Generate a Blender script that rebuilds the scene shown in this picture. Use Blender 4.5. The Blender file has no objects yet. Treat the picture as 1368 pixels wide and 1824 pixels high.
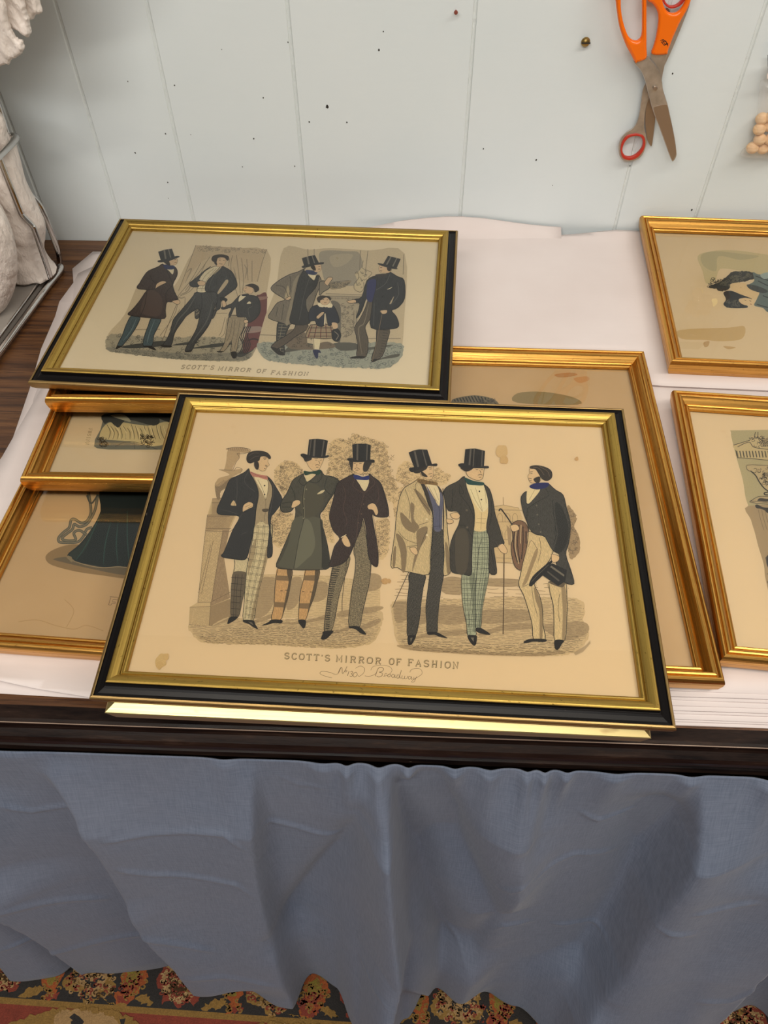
import bpy, bmesh, math, random
import numpy as np
from mathutils import Vector, Matrix, noise
from mathutils.geometry import tessellate_polygon

S = bpy.context.scene
C = S.collection
rnd = random.Random(7)

# ------------------------------------------------------------ camera, light, exposure
TZ = 0.75                                    # height of the table top
CAM = Vector((0.0, 0.0, TZ + 0.66))
F_PX, CX, CY = 1370.0, 684.0, 912.0          # 26 mm equivalent phone lens
RW = Matrix(((0.9992, 0.0256, -0.0317), (0.0398, -0.7760, 0.6294), (-0.0085, -0.6302, -0.7764)))
cam_d = bpy.data.cameras.new('camera')
cam = bpy.data.objects.new('camera', cam_d)
C.objects.link(cam)
cam_d.sensor_fit = 'VERTICAL'; cam_d.sensor_height = 36.0; cam_d.lens = F_PX / 1824 * 36.0
cam_d.clip_start = 0.02
right = (RW @ Vector((1, 0, 0))).normalized(); back = -(RW @ Vector((0, 0, 1))).normalized()
up = back.cross(right).normalized(); right = up.cross(back).normalized()
m = Matrix.Identity(4)
for i in range(3):
    m[i][0], m[i][1], m[i][2], m[i][3] = right[i], up[i], back[i], CAM[i]
cam.matrix_world = m
S.camera = cam

w = bpy.data.worlds.new('shop_ambient'); S.world = w; w.use_nodes = True
wn, wl = w.node_tree.nodes, w.node_tree.links
wn['Background'].inputs[0].default_value = (1.0, 0.90, 0.80, 1)
wn['Background'].inputs[1].default_value = 0.14

def area(name, loc, target, sx, sy, power, color):
    l = bpy.data.lights.new(name, 'AREA'); l.shape = 'RECTANGLE'; l.size = sx; l.size_y = sy
    l.energy = power; l.color = color
    o = bpy.data.objects.new(name, l); C.objects.link(o); o.location = loc
    o.rotation_euler = (Vector(target) - Vector(loc)).to_track_quat('-Z', 'Y').to_euler()
    return o
area('ceiling_strip_light', (0.35, -0.30, 2.75), (0.3, -0.1, 0), 3.2, 0.20, 42, (1.0, 0.93, 0.82))
area('ceiling_strip_light', (1.7, 0.35, 2.75), (0.9, 0.35, 0), 0.25, 1.2, 8, (1.0, 0.95, 0.88))
area('ceiling_strip_light', (-0.45, -1.8, 2.75), (-0.1, -0.4, 0.6), 2.6, 0.3, 40, (0.98, 0.95, 0.90))
S.view_settings.view_transform = 'Standard'; S.view_settings.look = 'None'
S.view_settings.exposure = 0.0; S.view_settings.gamma = 1.0; S.view_settings.use_curve_mapping = False

# ------------------------------------------------------------ measuring helpers
def ray(u, v): return RW @ Vector(((u - CX) / F_PX, (v - CY) / F_PX, 1.0))
def onz(u, v, h):
    r = ray(u, v); return CAM + r * ((TZ + h - CAM.z) / r.z)
def ony(u, v, y):
    r = ray(u, v); return CAM + r * ((y - CAM.y) / r.y)
RWT = RW.transposed()

def lin(c):
    return tuple(((x / 255) / 12.92 if x / 255 <= 0.04045 else ((x / 255 + 0.055) / 1.055) ** 2.4) for x in c)

# ------------------------------------------------------------ materials
def mat(name, color=(0.8, 0.8, 0.8), rough=0.5, metal=0.0, **kw):
    m = bpy.data.materials.new(name); m.use_nodes = True
    b = m.node_tree.nodes['Principled BSDF']
    b.inputs['Base Color'].default_value = (*color, 1); b.inputs['Roughness'].default_value = rough
    b.inputs['Metallic'].default_value = metal
    for k, v in kw.items(): b.inputs[k].default_value = v
    return m, m.node_tree.nodes, m.node_tree.links, b
def coords(n, l, kind='Object', scale=(1, 1, 1)):
    tc = n.new('ShaderNodeTexCoord'); mp = n.new('ShaderNodeMapping'); mp.inputs['Scale'].default_value = scale
    l.new(tc.outputs[kind], mp.inputs[0]); return mp.outputs[0]
def nz(n, l, vec, scale, detail=4, rough=0.55):
    t = n.new('ShaderNodeTexNoise'); t.inputs['Scale'].default_value = scale
    t.inputs['Detail'].default_value = detail; t.inputs['Roughness'].default_value = rough
    l.new(vec, t.inputs['Vector']); return t.outputs['Fac']
def ramp(n, l, fac, stops):
    r = n.new('ShaderNodeValToRGB'); e = r.color_ramp.elements
    while len(e) < len(stops): e.new(0.5)
    for k, (p, c) in enumerate(stops):
        e[k].position = p; e[k].color = (*c, 1) if len(c) == 3 else c
    l.new(fac, r.inputs[0]); return r.outputs[0]
def mixc(n, l, fac, a, b, mode='MIX'):
    x = n.new('ShaderNodeMix'); x.data_type = 'RGBA'; x.blend_type = mode
    for idx, val in ((0, fac), (6, a), (7, b)):
        if isinstance(val, (int, float)): x.inputs[idx].default_value = val
        elif isinstance(val, tuple): x.inputs[idx].default_value = (*val, 1) if len(val) == 3 else val
        else: l.new(val, x.inputs[idx])
    return x.outputs[2]
def bump(n, l, b, h, strength, dist=0.001):
    x = n.new('ShaderNodeBump'); x.inputs['Strength'].default_value = strength; x.inputs['Distance'].default_value = dist
    l.new(h, x.inputs['Height']); l.new(x.outputs[0], b.inputs['Normal']); return x

def gold_mat(name, base, dark, rough, streak=1.0, speck=0.5, worn=(0.18, 0.05, 0.02)):
    m, n, l, b = mat(name, base, rough, 1.0)
    uv = coords(n, l, 'UV', (6, 420, 1)); uv2 = coords(n, l, 'UV', (1, 1, 1))
    st = nz(n, l, uv, 1.0, 5, 0.7)
    c = ramp(n, l, st, [(0.30, dark), (0.52, base), (0.8, tuple(min(1, x * 1.18) for x in base))])
    c = mixc(n, l, streak, base, c)
    sp = nz(n, l, coords(n, l, 'UV', (160, 260, 1)), 1.0, 3, 0.8)
    f = ramp(n, l, sp, [(0.62, (0, 0, 0)), (0.70, (speck,) * 3)])
    c = mixc(n, l, f, c, tuple(x * 0.5 for x in dark))
    big = nz(n, l, coords(n, l, 'UV', (30, 60, 1)), 1.0, 2)
    c = mixc(n, l, ramp(n, l, big, [(0.68, (0, 0, 0)), (0.78, (0.55,) * 3)]), c, worn)
    l.new(c, b.inputs['Base Color'])
    r = ramp(n, l, st, [(0.3, (rough + 0.18,) * 3), (0.65, (rough,) * 3)]); l.new(r, b.inputs['Roughness'])
    bump(n, l, b, st, 0.25 * streak, 0.0006)
    return m
M_GOLD = gold_mat('red gold leaf', (0.66, 0.35, 0.08), (0.18, 0.06, 0.012), 0.25, 0.9, 0.5)
M_GOLD2 = gold_mat('speckled antique gold', (0.47, 0.31, 0.075), (0.17, 0.10, 0.025), 0.32, 0.7, 0.85, (0.12, 0.07, 0.03))
M_BRONZE = gold_mat('dull bronze edge gilding', (0.38, 0.25, 0.10), (0.14, 0.08, 0.03), 0.38, 0.7, 0.6)
M_PALE = gold_mat('pale champagne gold', (0.70, 0.56, 0.25), (0.56, 0.44, 0.19), 0.30, 0.3, 0.1)
M_BLACK, n, l, b = mat('black lacquer', (0.004, 0.0035, 0.003), 0.28)
b.inputs['Specular IOR Level'].default_value = 0.14
sp = nz(n, l, coords(n, l, 'UV', (90, 200, 1)), 1.0, 2); l.new(ramp(n, l, sp, [(0.74, (0.006, 0.005, 0.005)), (0.78, (0.10, 0.08, 0.06))]), b.inputs['Base Color'])
M_BOARD, *_ = mat('brown backing board', (0.25, 0.17, 0.10), 0.9)

# clear glass: straight-through transparency with a Fresnel reflection
def glass_mat(name, tint=(0.97, 0.98, 0.96), rough=0.02):
    m = bpy.data.materials.new(name); m.use_nodes = True; n, l = m.node_tree.nodes, m.node_tree.links
    n.remove(n['Principled BSDF'])
    t = n.new('ShaderNodeBsdfTransparent'); t.inputs[0].default_value = (*tint, 1)
    g = n.new('ShaderNodeBsdfGlossy'); g.inputs['Roughness'].default_value = rough
    fr = n.new('ShaderNodeFresnel'); fr.inputs[0].default_value = 1.5
    mx = n.new('ShaderNodeMixShader'); l.new(fr.outputs[0], mx.inputs[0]); l.new(t.outputs[0], mx.inputs[1]); l.new(g.outputs[0], mx.inputs[2])
    l.new(mx.outputs[0], n['Material Output'].inputs['Surface']); return m
M_GLASS = glass_mat('picture glass')

def paper_mat(name, col, stain=(0.62, 0.42, 0.20), mott=0.10):
    m, n, l, b = mat(name, col, 0.85)
    v = coords(n, l, 'Object')
    a = nz(n, l, v, 9, 5, 0.6)
    dk = tuple(c * k for c, k in zip(col, (0.86, 0.82, 0.74)))
    c = ramp(n, l, a, [(0.3, dk), (0.62, col)])
    c = mixc(n, l, 1 - mott, c, col)
    s = nz(n, l, v, 26, 3, 0.6)
    c = mixc(n, l, ramp(n, l, s, [(0.70, (0, 0, 0)), (0.80, (0.25,) * 3)]), c, tuple(x * y for x, y in zip(col, (0.85, 0.72, 0.5))))
    l.new(c, b.inputs['Base Color'])
    bump(n, l, b, nz(n, l, v, 14, 3), 0.12, 0.01)
    return m
M_INK = None
m_, n, l, b = mat('printing ink and watercolour', (0.1, 0.1, 0.1), 0.85)
at_ = n.new('ShaderNodeAttribute'); at_.attribute_name = 'ink'
gr = nz(n, l, coords(n, l, 'Object'), 900, 2, 0.7)
l.new(mixc(n, l, 0.35, at_.outputs['Color'], ramp(n, l, gr, [(0.3, (0.7,) * 3), (0.7, (1.1,) * 3)]), 'MULTIPLY'), b.inputs['Base Color'])
M_INK = m_

# ------------------------------------------------------------ object helpers
def empty(name, loc, rot=(0, 0, 0), label=None, cat=None, group=None):
    o = bpy.data.objects.new(name, None); C.objects.link(o); o.location = loc; o.rotation_euler = rot
    o.empty_display_size = 0.05
    tag(o, label, cat, group); return o
def tag(o, label=None, cat=None, group=None, kind=None):
    if label: o['label'] = label
    if cat: o['category'] = cat
    if group: o['group'] = group
    if kind: o['kind'] = kind
    return o
def mesh_obj(name, verts, faces, material, parent=None, smooth=False, uvs=None, cols=None, matidx=None):
    me = bpy.data.meshes.new(name); me.from_pydata([tuple(v) for v in verts], [], faces)
    for mm in (material if isinstance(material, (list, tuple)) else [material]): me.materials.append(mm)
    if uvs is not None:
        lay = me.uv_layers.new(name='UVMap')
        for li, uv in enumerate(uvs): lay.data[li].uv = uv
    if cols is not None:
        ca = me.color_attributes.new('ink', 'FLOAT_COLOR', 'CORNER')
        ca.data.foreach_set('color', np.array(cols, dtype=np.float32).ravel())
    if matidx is not None: me.polygons.foreach_set('material_index', matidx)
    if smooth: me.polygons.foreach_set('use_smooth', [True] * len(me.polygons))
    me.update()
    o = bpy.data.objects.new(name, me); C.objects.link(o)
    if parent is not None: o.parent = parent
    return o
def box_data(x0, x1, y0, y1, z0, z1, V, Fc):
    k = len(V)
    V += [(x0, y0, z0), (x1, y0, z0), (x1, y1, z0), (x0, y1, z0), (x0, y0, z1), (x1, y0, z1), (x1, y1, z1), (x0, y1, z1)]
    Fc += [(k, k + 3, k + 2, k + 1), (k + 4, k + 5, k + 6, k + 7), (k, k + 1, k + 5, k + 4), (k + 1, k + 2, k + 6, k + 5), (k + 2, k + 3, k + 7, k + 6), (k + 3, k, k + 4, k + 7)]
def extrude_x(name, prof, x0, x1, material, parent=None, nseg=1, wob=0.0):
    """closed (y,z) profile swept along x, with UVs: u along x, v around the profile"""
    n = len(prof); V = []; Fc = []; UV = []
    cum = [0]
    for i in range(n): cum.append(cum[-1] + math.dist(prof[i], prof[(i + 1) % n]))
    for s in range(nseg + 1):
        x = x0 + (x1 - x0) * s / nseg
        for (y, z) in prof:
            d = wob * noise.noise(Vector((x * 9, y * 30, z * 30)))
            V.append((x, y + d, z + d))
    for s in range(nseg):
        for i in range(n):
            j = (i + 1) % n
            Fc.append((s * n + i, s * n + j, (s + 1) * n + j, (s + 1) * n + i))
            xa, xb = s / nseg * (x1 - x0), (s + 1) / nseg * (x1 - x0)
            UV += [(xa, cum[i]), (xa, cum[i + 1]), (xb, cum[i + 1]), (xb, cum[i])]
    Fc.append(tuple(range(n))); UV += [(0, 0)] * n
    Fc.append(tuple(nseg * n + i for i in reversed(range(n)))); UV += [(0, 0)] * n
    return mesh_obj(name, V, Fc, material, parent, uvs=UV)
def tube(name, pts, r, material, parent=None, res=10, smooth_path=True):
    if smooth_path: pts = catmull3(pts, 6)
    V = []; Fc = []; P = [Vector(p) for p in pts]
    prev = None
    for i, p in enumerate(P):
        t = (P[min(i + 1, len(P) - 1)] - P[max(i - 1, 0)]).normalized()
        a = t.cross(Vector((0, 0, 1)) if prev is None else prev).normalized() if prev is None else (prev - t * prev.dot(t)).normalized()
        if a.length < 1e-4: a = t.cross(Vector((1, 0, 0))).normalized()
        prev = a; b2 = t.cross(a)
        for k in range(res):
            q = 2 * math.pi * k / res; V.append(p + (a * math.cos(q) + b2 * math.sin(q)) * r)
    for i in range(len(P) - 1):
        for k in range(res):
            Fc.append((i * res + k, i * res + (k + 1) % res, (i + 1) * res + (k + 1) % res, (i + 1) * res + k))
    Fc.append(tuple(reversed(range(res)))); Fc.append(tuple((len(P) - 1) * res + k for k in range(res)))
    return mesh_obj(name, V, Fc, material, parent, smooth=True)
def catmull3(P, n):
    P = [Vector(p) for p in P]; out = []
    Q = [P[0] * 2 - P[1]] + P + [P[-1] * 2 - P[-2]]
    for i in range(1, len(Q) - 2):
        for k in range(n):
            t = k / n; a, b_, c, d = Q[i - 1], Q[i], Q[i + 1], Q[i + 2]
            out.append(0.5 * ((2 * b_) + (c - a) * t + (2 * a - 5 * b_ + 4 * c - d) * t * t + (3 * b_ - a - 3 * c + d) * t ** 3))
    out.append(P[-1]); return out

# ------------------------------------------------------------ 2-D drawing (ink on a print), laid out with photo measurements on the print's own plane
def cat2(P, n=5, closed=True):
    out = []; N = len(P)
    rng = range(N) if closed else range(N - 1)
    for i in rng:
        if closed: a, b_, c, d = P[i - 1], P[i], P[(i + 1) % N], P[(i + 2) % N]
        else: a, b_, c, d = P[max(i - 1, 0)], P[i], P[i + 1], P[min(i + 2, N - 1)]
        for k in range(n):
            t = k / n
            out.append(tuple(b_[j] + 0.5 * t * (c[j] - a[j] + t * (2 * a[j] - 5 * b_[j] + 4 * c[j] - d[j] + t * (3 * (b_[j] - c[j]) + d[j] - a[j]))) for j in (0, 1)))
    if not closed: out.append(P[-1])
    return out
class Art:
    def __init__(s, mapper, z0, dz=1.1e-6, gain=1.0):
        s.map = mapper; s.z = z0; s.dz = dz; s.V = []; s.F = []; s.Cl = []; s.gain = gain; s.o = (0, 0, 1); s.r = random.Random(3)
    def crop(s, ox, oy, sc): s.o = (ox, oy, sc)
    def col(s, c):
        q = lin(c); return (min(1, q[0] * s.gain[0]), min(1, q[1] * s.gain[1]), min(1, q[2] * s.gain[2]), 1)
    def _add(s, pts, c, z):
        k = len(s.V)
        for (u, v) in pts:
            x, y = s.map(s.o[0] + u / s.o[2], s.o[1] + v / s.o[2]); s.V.append((x, y, z))
        return k
    def poly(s, c, pts, sm=True, jag=0, sp=0):
        if sm: pts = cat2(pts, 4) if not sp else cat2(pts, 2)
        if jag:
            q = []
            for i in range(len(pts)):
                a, b_ = pts[i], pts[(i + 1) % len(pts)]; L = math.dist(a, b_); k = max(1, int(L / jag))
                for j in range(k):
                    t = j / k; q.append((a[0] + (b_[0] - a[0]) * t + s.r.uniform(-.4, .4) * jag * (1 + 1.3 * sp), a[1] + (b_[1] - a[1]) * t + s.r.uniform(-.4, .4) * jag * (1 + 1.3 * sp)))
            pts = q
        s.z += s.dz; k = s._add(pts, c, s.z); cc = s.col(c)
        tri = tessellate_polygon([[Vector((p[0], p[1], 0)) for p in pts]])
        for t in tri: s.F.append(tuple(k + i for i in t)); s.Cl += [cc] * 3
    def line(s, c, wd, pts, sm=True, lift=True, taper=False):
        if sm and len(pts) > 2: pts = cat2(pts, 5, False)
        if lift: s.z += s.dz
        cc = s.col(c); n = len(pts); L = []; R = []
        for i in range(n):
            a, b_ = pts[max(i - 1, 0)], pts[min(i + 1, n - 1)]; dx, dy = b_[0] - a[0], b_[1] - a[1]; q = math.hypot(dx, dy) or 1
            h = wd / 2 * (1 - abs(2 * i / (n - 1) - 1) ** 2 * 0.7 if taper and n > 2 else 1)
            L.append((pts[i][0] - dy / q * h, pts[i][1] + dx / q * h)); R.append((pts[i][0] + dy / q * h, pts[i][1] - dx / q * h))
        k = s._add(L + R, c, s.z)
        for i in range(n - 1): s.F.append((k + i, k + i + 1, k + n + i + 1, k + n + i)); s.Cl += [cc] * 4
    def inside(s, p, poly):
        x, y = p; r = False; j = len(poly) - 1
        for i in range(len(poly)):
            xi, yi = poly[i]; xj, yj = poly[j]
            if (yi > y) != (yj > y) and x < (xj - xi) * (y - yi) / (yj - yi) + xi: r = not r
            j = i
        return r
    def hatch(s, c, wd, poly, ang, gap, jit=0.0, brk=0.0, wob=0.0):
        s.z += s.dz; a = math.radians(ang); ca, sa = math.cos(a), math.sin(a)
        P = [(x * ca + y * sa, -x * sa + y * ca) for x, y in poly]
        y0, y1 = min(p[1] for p in P), max(p[1] for p in P); y = y0 + gap / 2
        while y < y1:
            xs = []
            for i in range(len(P)):
                (xa, ya), (xb, yb) = P[i], P[(i + 1) % len(P)]
                if (ya > y) != (yb > y): xs.append(xa + (xb - xa) * (y - ya) / (yb - ya))
            xs.sort()
            for i in range(0, len(xs) - 1, 2):
                a0, a1 = xs[i] + s.r.uniform(0, jit), xs[i + 1] - s.r.uniform(0, jit)
                segs = [(a0, a1)]
                if brk and a1 - a0 > brk:
                    segs = []; q = a0
                    while q < a1:
                        e = min(a1, q + s.r.uniform(.4, 1.3) * brk); segs.append((q, e)); q = e + s.r.uniform(.05, .5) * brk
                for (p, e) in segs:
                    if e - p < 1: continue
                    pts = [(p, y + s.r.uniform(-wob, wob)), ((p + e) / 2, y + s.r.uniform(-wob, wob)), (e, y + s.r.uniform(-wob, wob))]
                    s.line(c, wd, [(x * ca - yy * sa, x * sa + yy * ca) for x, yy in pts], sm=bool(wob), lift=False)
            y += gap
    def scrib(s, c, wd, poly, n, size):
        s.z += s.dz; xs = [p[0] for p in poly]; ys = [p[1] for p in poly]; k = 0; tries = 0
        while k < n and tries < n * 8:
            tries += 1
            x, y = s.r.uniform(min(xs), max(xs)), s.r.uniform(min(ys), max(ys))
            if not s.inside((x, y), poly): continue
            k += 1; a = s.r.uniform(0, 6.28); pts = []
            for i in range(5):
                pts.append((x + math.cos(a) * size * (0.5 + 0.5 * s.r.random()), y + math.sin(a) * size * 0.7 * (0.5 + 0.5 * s.r.random()))); a += 1.0
            s.line(c, wd, pts, lift=False)
    def build(s, name, parent, material=None):
        return mesh_obj(name, s.V, s.F, material or M_INK, parent, cols=s.Cl)

# ------------------------------------------------------------ picture frames
def rail_sweep(name, W, H, prof, material, parent):
    """four mitred rails of one profile (s inward, z) as one moulding, UV u runs along each rail"""
    V = []; Fc = []; UV = []; n = len(prof); cum = [0]
    for i in range(n - 1): cum.append(cum[-1] + math.dist(prof[i], prof[i + 1]))
    def cor(s_, z):
        return [(-W / 2 + s_, -H / 2 + s_, z), (W / 2 - s_, -H / 2 + s_, z), (W / 2 - s_, H / 2 - s_, z), (-W / 2 + s_, H / 2 - s_, z)]
    ring = [cor(*p) for p in prof]
    for e in range(4):
        k = len(V); f = (e + 1) % 4
        for i in range(n): V += [ring[i][e], ring[i][f]]
        Lx = (W if e % 2 == 0 else H)
        for i in range(n - 1):
            Fc.append((k + 2 * i, k + 2 * i + 1, k + 2 * i + 3, k + 2 * i + 2))
            o = e * 0.83
            UV += [(o, cum[i] + o), (o + Lx, cum[i] + o), (o + Lx, cum[i + 1] + o), (o, cum[i + 1] + o)]
    return mesh_obj(name, V, Fc, material, parent, uvs=UV)
def arc(c, r, a0, a1, n):
    return [(c[0] + r * math.cos(math.radians(a0 + (a1 - a0) * i / n)), c[1] + r * math.sin(math.radians(a0 + (a1 - a0) * i / n))) for i in range(n + 1)]

class Frame:
    def __init__(s, kind, W, H, loc, rot, label, paper, group=None):
        s.W, s.H = W, H
        s.root = empty('picture_frame', loc, rot, label, 'picture frame', group)
        R = Matrix.LocRotScale(Vector(loc), s.root.rotation_euler, None); s.M = R; s.Mi = R.inverted()
        if kind == 'black':
            rail_sweep('outer_edge_moulding', W, H, [(.004, 0), (.0012, .004), (0, .0105), (.0004, .0118), (.0012, .0128), (.0026, .0132), (.0032, .0128)], M_BRONZE, s.root)
            rail_sweep('black_moulding', W, H, [(.0032, .0128), (.0037, .0116), (.0060, .0112), (.0095, .0124), (.0112, .0136), (.0114, .0139), (.0124, .0140), (.0126, .0178)], M_BLACK, s.root)
            rail_sweep('gold_moulding', W, H, [(.0126, .0178), (.0128, .0185), (.0134, .0190), (.0144, .0192), (.0160, .0190), (.0180, .0181), (.0200, .0168), (.0212, .0155), (.0217, .0136)], M_GOLD2, s.root)
            rail_sweep('sight_edge', W, H, [(.0217, .0143), (.0222, .0139), (.0228, .0146), (.0238, .0147), (.0246, .0142), (.0254, .0132), (.0256, .0095)], M_GOLD2, s.root)
            s.pz, s.sight, s.gz = .0092, .0256, .0102; s.top = .019
        elif kind == 'gold':
            rail_sweep('gold_moulding', W, H, [(a_, b_ * 1.15) for a_, b_ in [(.0045, 0), (.0016, .006), (.0002, .013), (0, .0165), (.0004, .0182), (.0014, .0204), (.0026, .0214), (.0038, .0213), (.0048, .0204), (.0052, .0192),
                                               (.0060, .0190), (.0068, .0202), (.0082, .0206), (.0096, .0200), (.0104, .0186), (.0125, .0164), (.0146, .0138)]], M_GOLD, s.root)
            rail_sweep('sight_edge', W, H, [(a_, b_ * 1.15) for a_, b_ in [(.0146, .0138), (.0152, .0130), (.0158, .0138), (.0170, .0142), (.0180, .0136), (.0184, .0122), (.0192, .0120), (.0200, .0112), (.0202, .0080)]], M_GOLD, s.root)
            s.pz, s.sight, s.gz = .0078, .0202, .0098; s.top = .0246
        else:
            rail_sweep('pale_gold_moulding', W, H, [(.0035, 0), (.0004, .0168), (0, .0178), (.0006, .0186), (.0090, .0232), (.0105, .0235), (.0120, .0205), (.018, .014), (.0185, .009)], M_PALE, s.root)
            s.pz, s.sight, s.gz = .0075, .0185, .0092; s.top = .0235
        V, Fc = [], []; a = s.sight - .004
        box_data(-W / 2 + a, W / 2 - a, -H / 2 + a, H / 2 - a, s.pz - .0012, s.pz, V, Fc)
        s.paper = mesh_obj('print_paper', V, Fc, paper, s.root)
        V, Fc = [], []
        box_data(-W / 2 + .006, W / 2 - .006, -H / 2 + .006, H / 2 - .006, 0.0006, s.pz - .0014, V, Fc)
        mesh_obj('backing_board', V, Fc, M_BOARD, s.root)
        V, Fc = [], []
        V += [(-W / 2 + a, -H / 2 + a, s.gz), (W / 2 - a, -H / 2 + a, s.gz), (W / 2 - a, H / 2 - a, s.gz), (-W / 2 + a, H / 2 - a, s.gz)]; Fc.append((0, 1, 2, 3))
        mesh_obj('glass_pane', V, Fc, M_GLASS, s.root)
    def mapper(s):
        nrm = (s.M.to_3x3() @ Vector((0, 0, 1))); O = s.M @ Vector((0, 0, s.pz))
        def f(u, v):
            r = ray(u, v); t = (O - CAM).dot(nrm) / r.dot(nrm); p = s.Mi @ (CAM + r * t); return p.x, p.y
        return f
    def art(s, gain): return Art(s.mapper(), s.pz + 4e-5, gain=gain)

# ------------------------------------------------------------ the setting
YW = 1.0662                                   # wall face
M_WALL, n, l, b = mat('pale blue painted panelling', (0.62, 0.66, 0.65), 0.42)
v = coords(n, l)
c = ramp(n, l, nz(n, l, v, 3.0, 4), [(0.3, (0.69, 0.755, 0.775)), (0.7, (0.74, 0.79, 0.80))])
l.new(c, b.inputs['Base Color'])
bump(n, l, b, nz(n, l, coords(n, l, 'Object', (14, 1, 60)), 3, 5), 0.10, 0.002)
M_GROOVE, n, l, b = mat('paint filled groove', (0.71, 0.76, 0.76), 0.4)
bump(n, l, b, nz(n, l, coords(n, l, 'Object', (1, 1, 0.35)), 260, 4, 0.7), 0.9, 0.002)
M_HOLE, *_ = mat('dark nail hole', (0.03, 0.025, 0.02), 0.9)

gx = [-1.31, -0.905, -0.742, -0.5635, -0.4503, -0.3365, -0.1633, 0.0657, 0.2973, 0.4105, 0.524, 0.697, 0.926, 1.16, 1.31]
prof = []
for g in gx: prof += [(g - .0028, 0, 0), (g - .0014, .0015, 1), (g + .0014, .0016, 1), (g + .0026, 0, 0)]
prof = [(-1.5, 0, 0)] + prof + [(1.5, 0, 0)]
V, Fc, MI = [], [], []
zs = [0.0, 2.7]
zz = [0.0] + [0.70 + 0.006 * i for i in range(120)] + [2.7]
for z in zz:
    for (x, d, q) in prof:
        wv = 0.00045 * noise.noise(Vector((x * 40, z * 160, 1.0))) if d or abs(x) < 1.49 else 0
        V.append((x + (wv if d else 0), YW + d + (wv * 0.8 if d else 0), z))
NP = len(prof)
for i in range(len(zz) - 1):
    for k in range(NP - 1):
        Fc.append((i * NP + k, i * NP + k + 1, (i + 1) * NP + k + 1, (i + 1) * NP + k))
        MI.append(1 if (prof[k][1] > 0 or prof[k + 1][1] > 0) else 0)
wall = mesh_obj('wall_back', V, Fc, [M_WALL, M_GROOVE], matidx=MI); tag(wall, 'pale blue grooved panel wall behind the table', kind='structure')
# nail holes and old tack marks in the paint
V, Fc = [], []
def disc(V, Fc, cx_, cz, r, y, nn=9, ex=1.0):
    k = len(V)
    for i in range(nn):
        a = 6.283 * i / nn; q = r * rnd.uniform(.75, 1.2)
        V.append((cx_ + q * math.cos(a), y, cz + q * ex * math.sin(a)))
    Fc.append(tuple(k + i for i in reversed(range(nn))))
for (u, v_, r) in [(228, 145, 1.2), (241, 272, 1.6), (311, 152, 1.4), (299, 325, 1.5), (469, 174, 1.3), (583, 190, 3.0), (551, 217, 1.6), (618, 218, 1.4), (452, 247, 1.6),
                   (432, 297, 1.2), (525, 296, 1.2), (683, 56, 1.3), (675, 89, 1.8), (955, 285, 1.7), (861, 265, 1.6), (984, 330, 0.9), (300, 353, 1.0), (513, 75, 1.2),
                   (1198, 131, 1.6), (1232, 374, 2.0), (295, 238, 1.3), (1122, 295, 1.2), (395, 88, 0.8), (340, 240, .8)]:
    p = ony(u, v_, YW); disc(V, Fc, p.x, p.z, r * 0.00062, YW - 0.0003, ex=1.3)
h = mesh_obj('nail_hole_marks', V, Fc, M_HOLE, wall); h['kind'] = 'structure'

M_FLOOR, *_ = mat('grey brown carpeted floor', (0.12, 0.09, 0.07), 0.95)
V, Fc = [], []; box_data(-2.2, 2.2, -2.4, YW, -0.06, -0.007, V, Fc)
fl = mesh_obj('floor', V, Fc, M_FLOOR); tag(fl, 'dark carpeted shop floor under the rug', kind='structure')

# ------------------------------------------------------------ patterned rug (design woven in, measured on the floor plane)
M_RUG, n, l, b = mat('woven wool pile', (0.2, 0.1, 0.1), 0.95)
at_ = n.new('ShaderNodeAttribute'); at_.attribute_name = 'ink'
g1 = nz(n, l, coords(n, l, 'Object'), 420, 3, 0.8); g2 = nz(n, l, coords(n, l, 'Object'), 60, 3)
c = mixc(n, l, 0.8, at_.outputs['Color'], ramp(n, l, g1, [(0.25, (0.45,) * 3), (0.7, (1.1, 1.1, 1.1))]), 'MULTIPLY')
c = mixc(n, l, 0.5, c, ramp(n, l, g2, [(0.3, (0.6,) * 3), (0.7, (1,) * 3)]), 'MULTIPLY')
l.new(c, b.inputs['Base Color']); bump(n, l, b, g1, 0.8, 0.003)
o0 = onz(0, 1787, -TZ); o1 = onz(500, 1823, -TZ)
du = Vector((o1.x - o0.x, o1.y - o0.y)).normalized()            # direction of the rug's border stripe
dv = Vector((-du.y, du.x))
def px2rug(u, v):
    p = onz(u, v, -TZ) - o0; q = Vector((p.x, p.y)); return q.dot(du), q.dot(dv)
def rug_map(x, y): return (o0.x + du.x * x + dv.x * y, o0.y + du.y * x + dv.y * y)
PITCH = px2rug(482, 1755)[0] - px2rug(158, 1738)[0]
class Rug(Art): pass
rg = Rug(rug_map, -0.0005 + 0.0, dz=2.2e-6, gain=(.85, .85, .85)); rg.z = 0.0006
DK, RED, GLD, TAN, GRN, ORG, BRN = (52, 48, 46), (150, 66, 48), (160, 122, 60), (186, 148, 98), (150, 132, 52), (178, 92, 44), (84, 56, 22)
rg.poly(RED, [(-1.6, -1.4), (2.6, -1.4), (2.6, .62), (-1.6, .62)], False)
rg.poly(DK, [(-1.6, .008), (2.6, .008), (2.6, .40), (-1.6, .40)], False)
rg.poly(GLD, [(-1.6, 0), (2.6, 0), (2.6, .0085), (-1.6, .0085)], False)
rg.poly(GLD, [(-1.6, .40), (2.6, .40), (2.6, .409), (-1.6, .409)], False)
def P_(pts, dx=0, mir=False, my=None):
    out = []
    for (a, b_) in pts:
        x, y = px2rug(a / 2.736, 1660 + b_ / 2.736)
        if mir: y = my - y
        out.append((x + dx, y))
    return out
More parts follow.
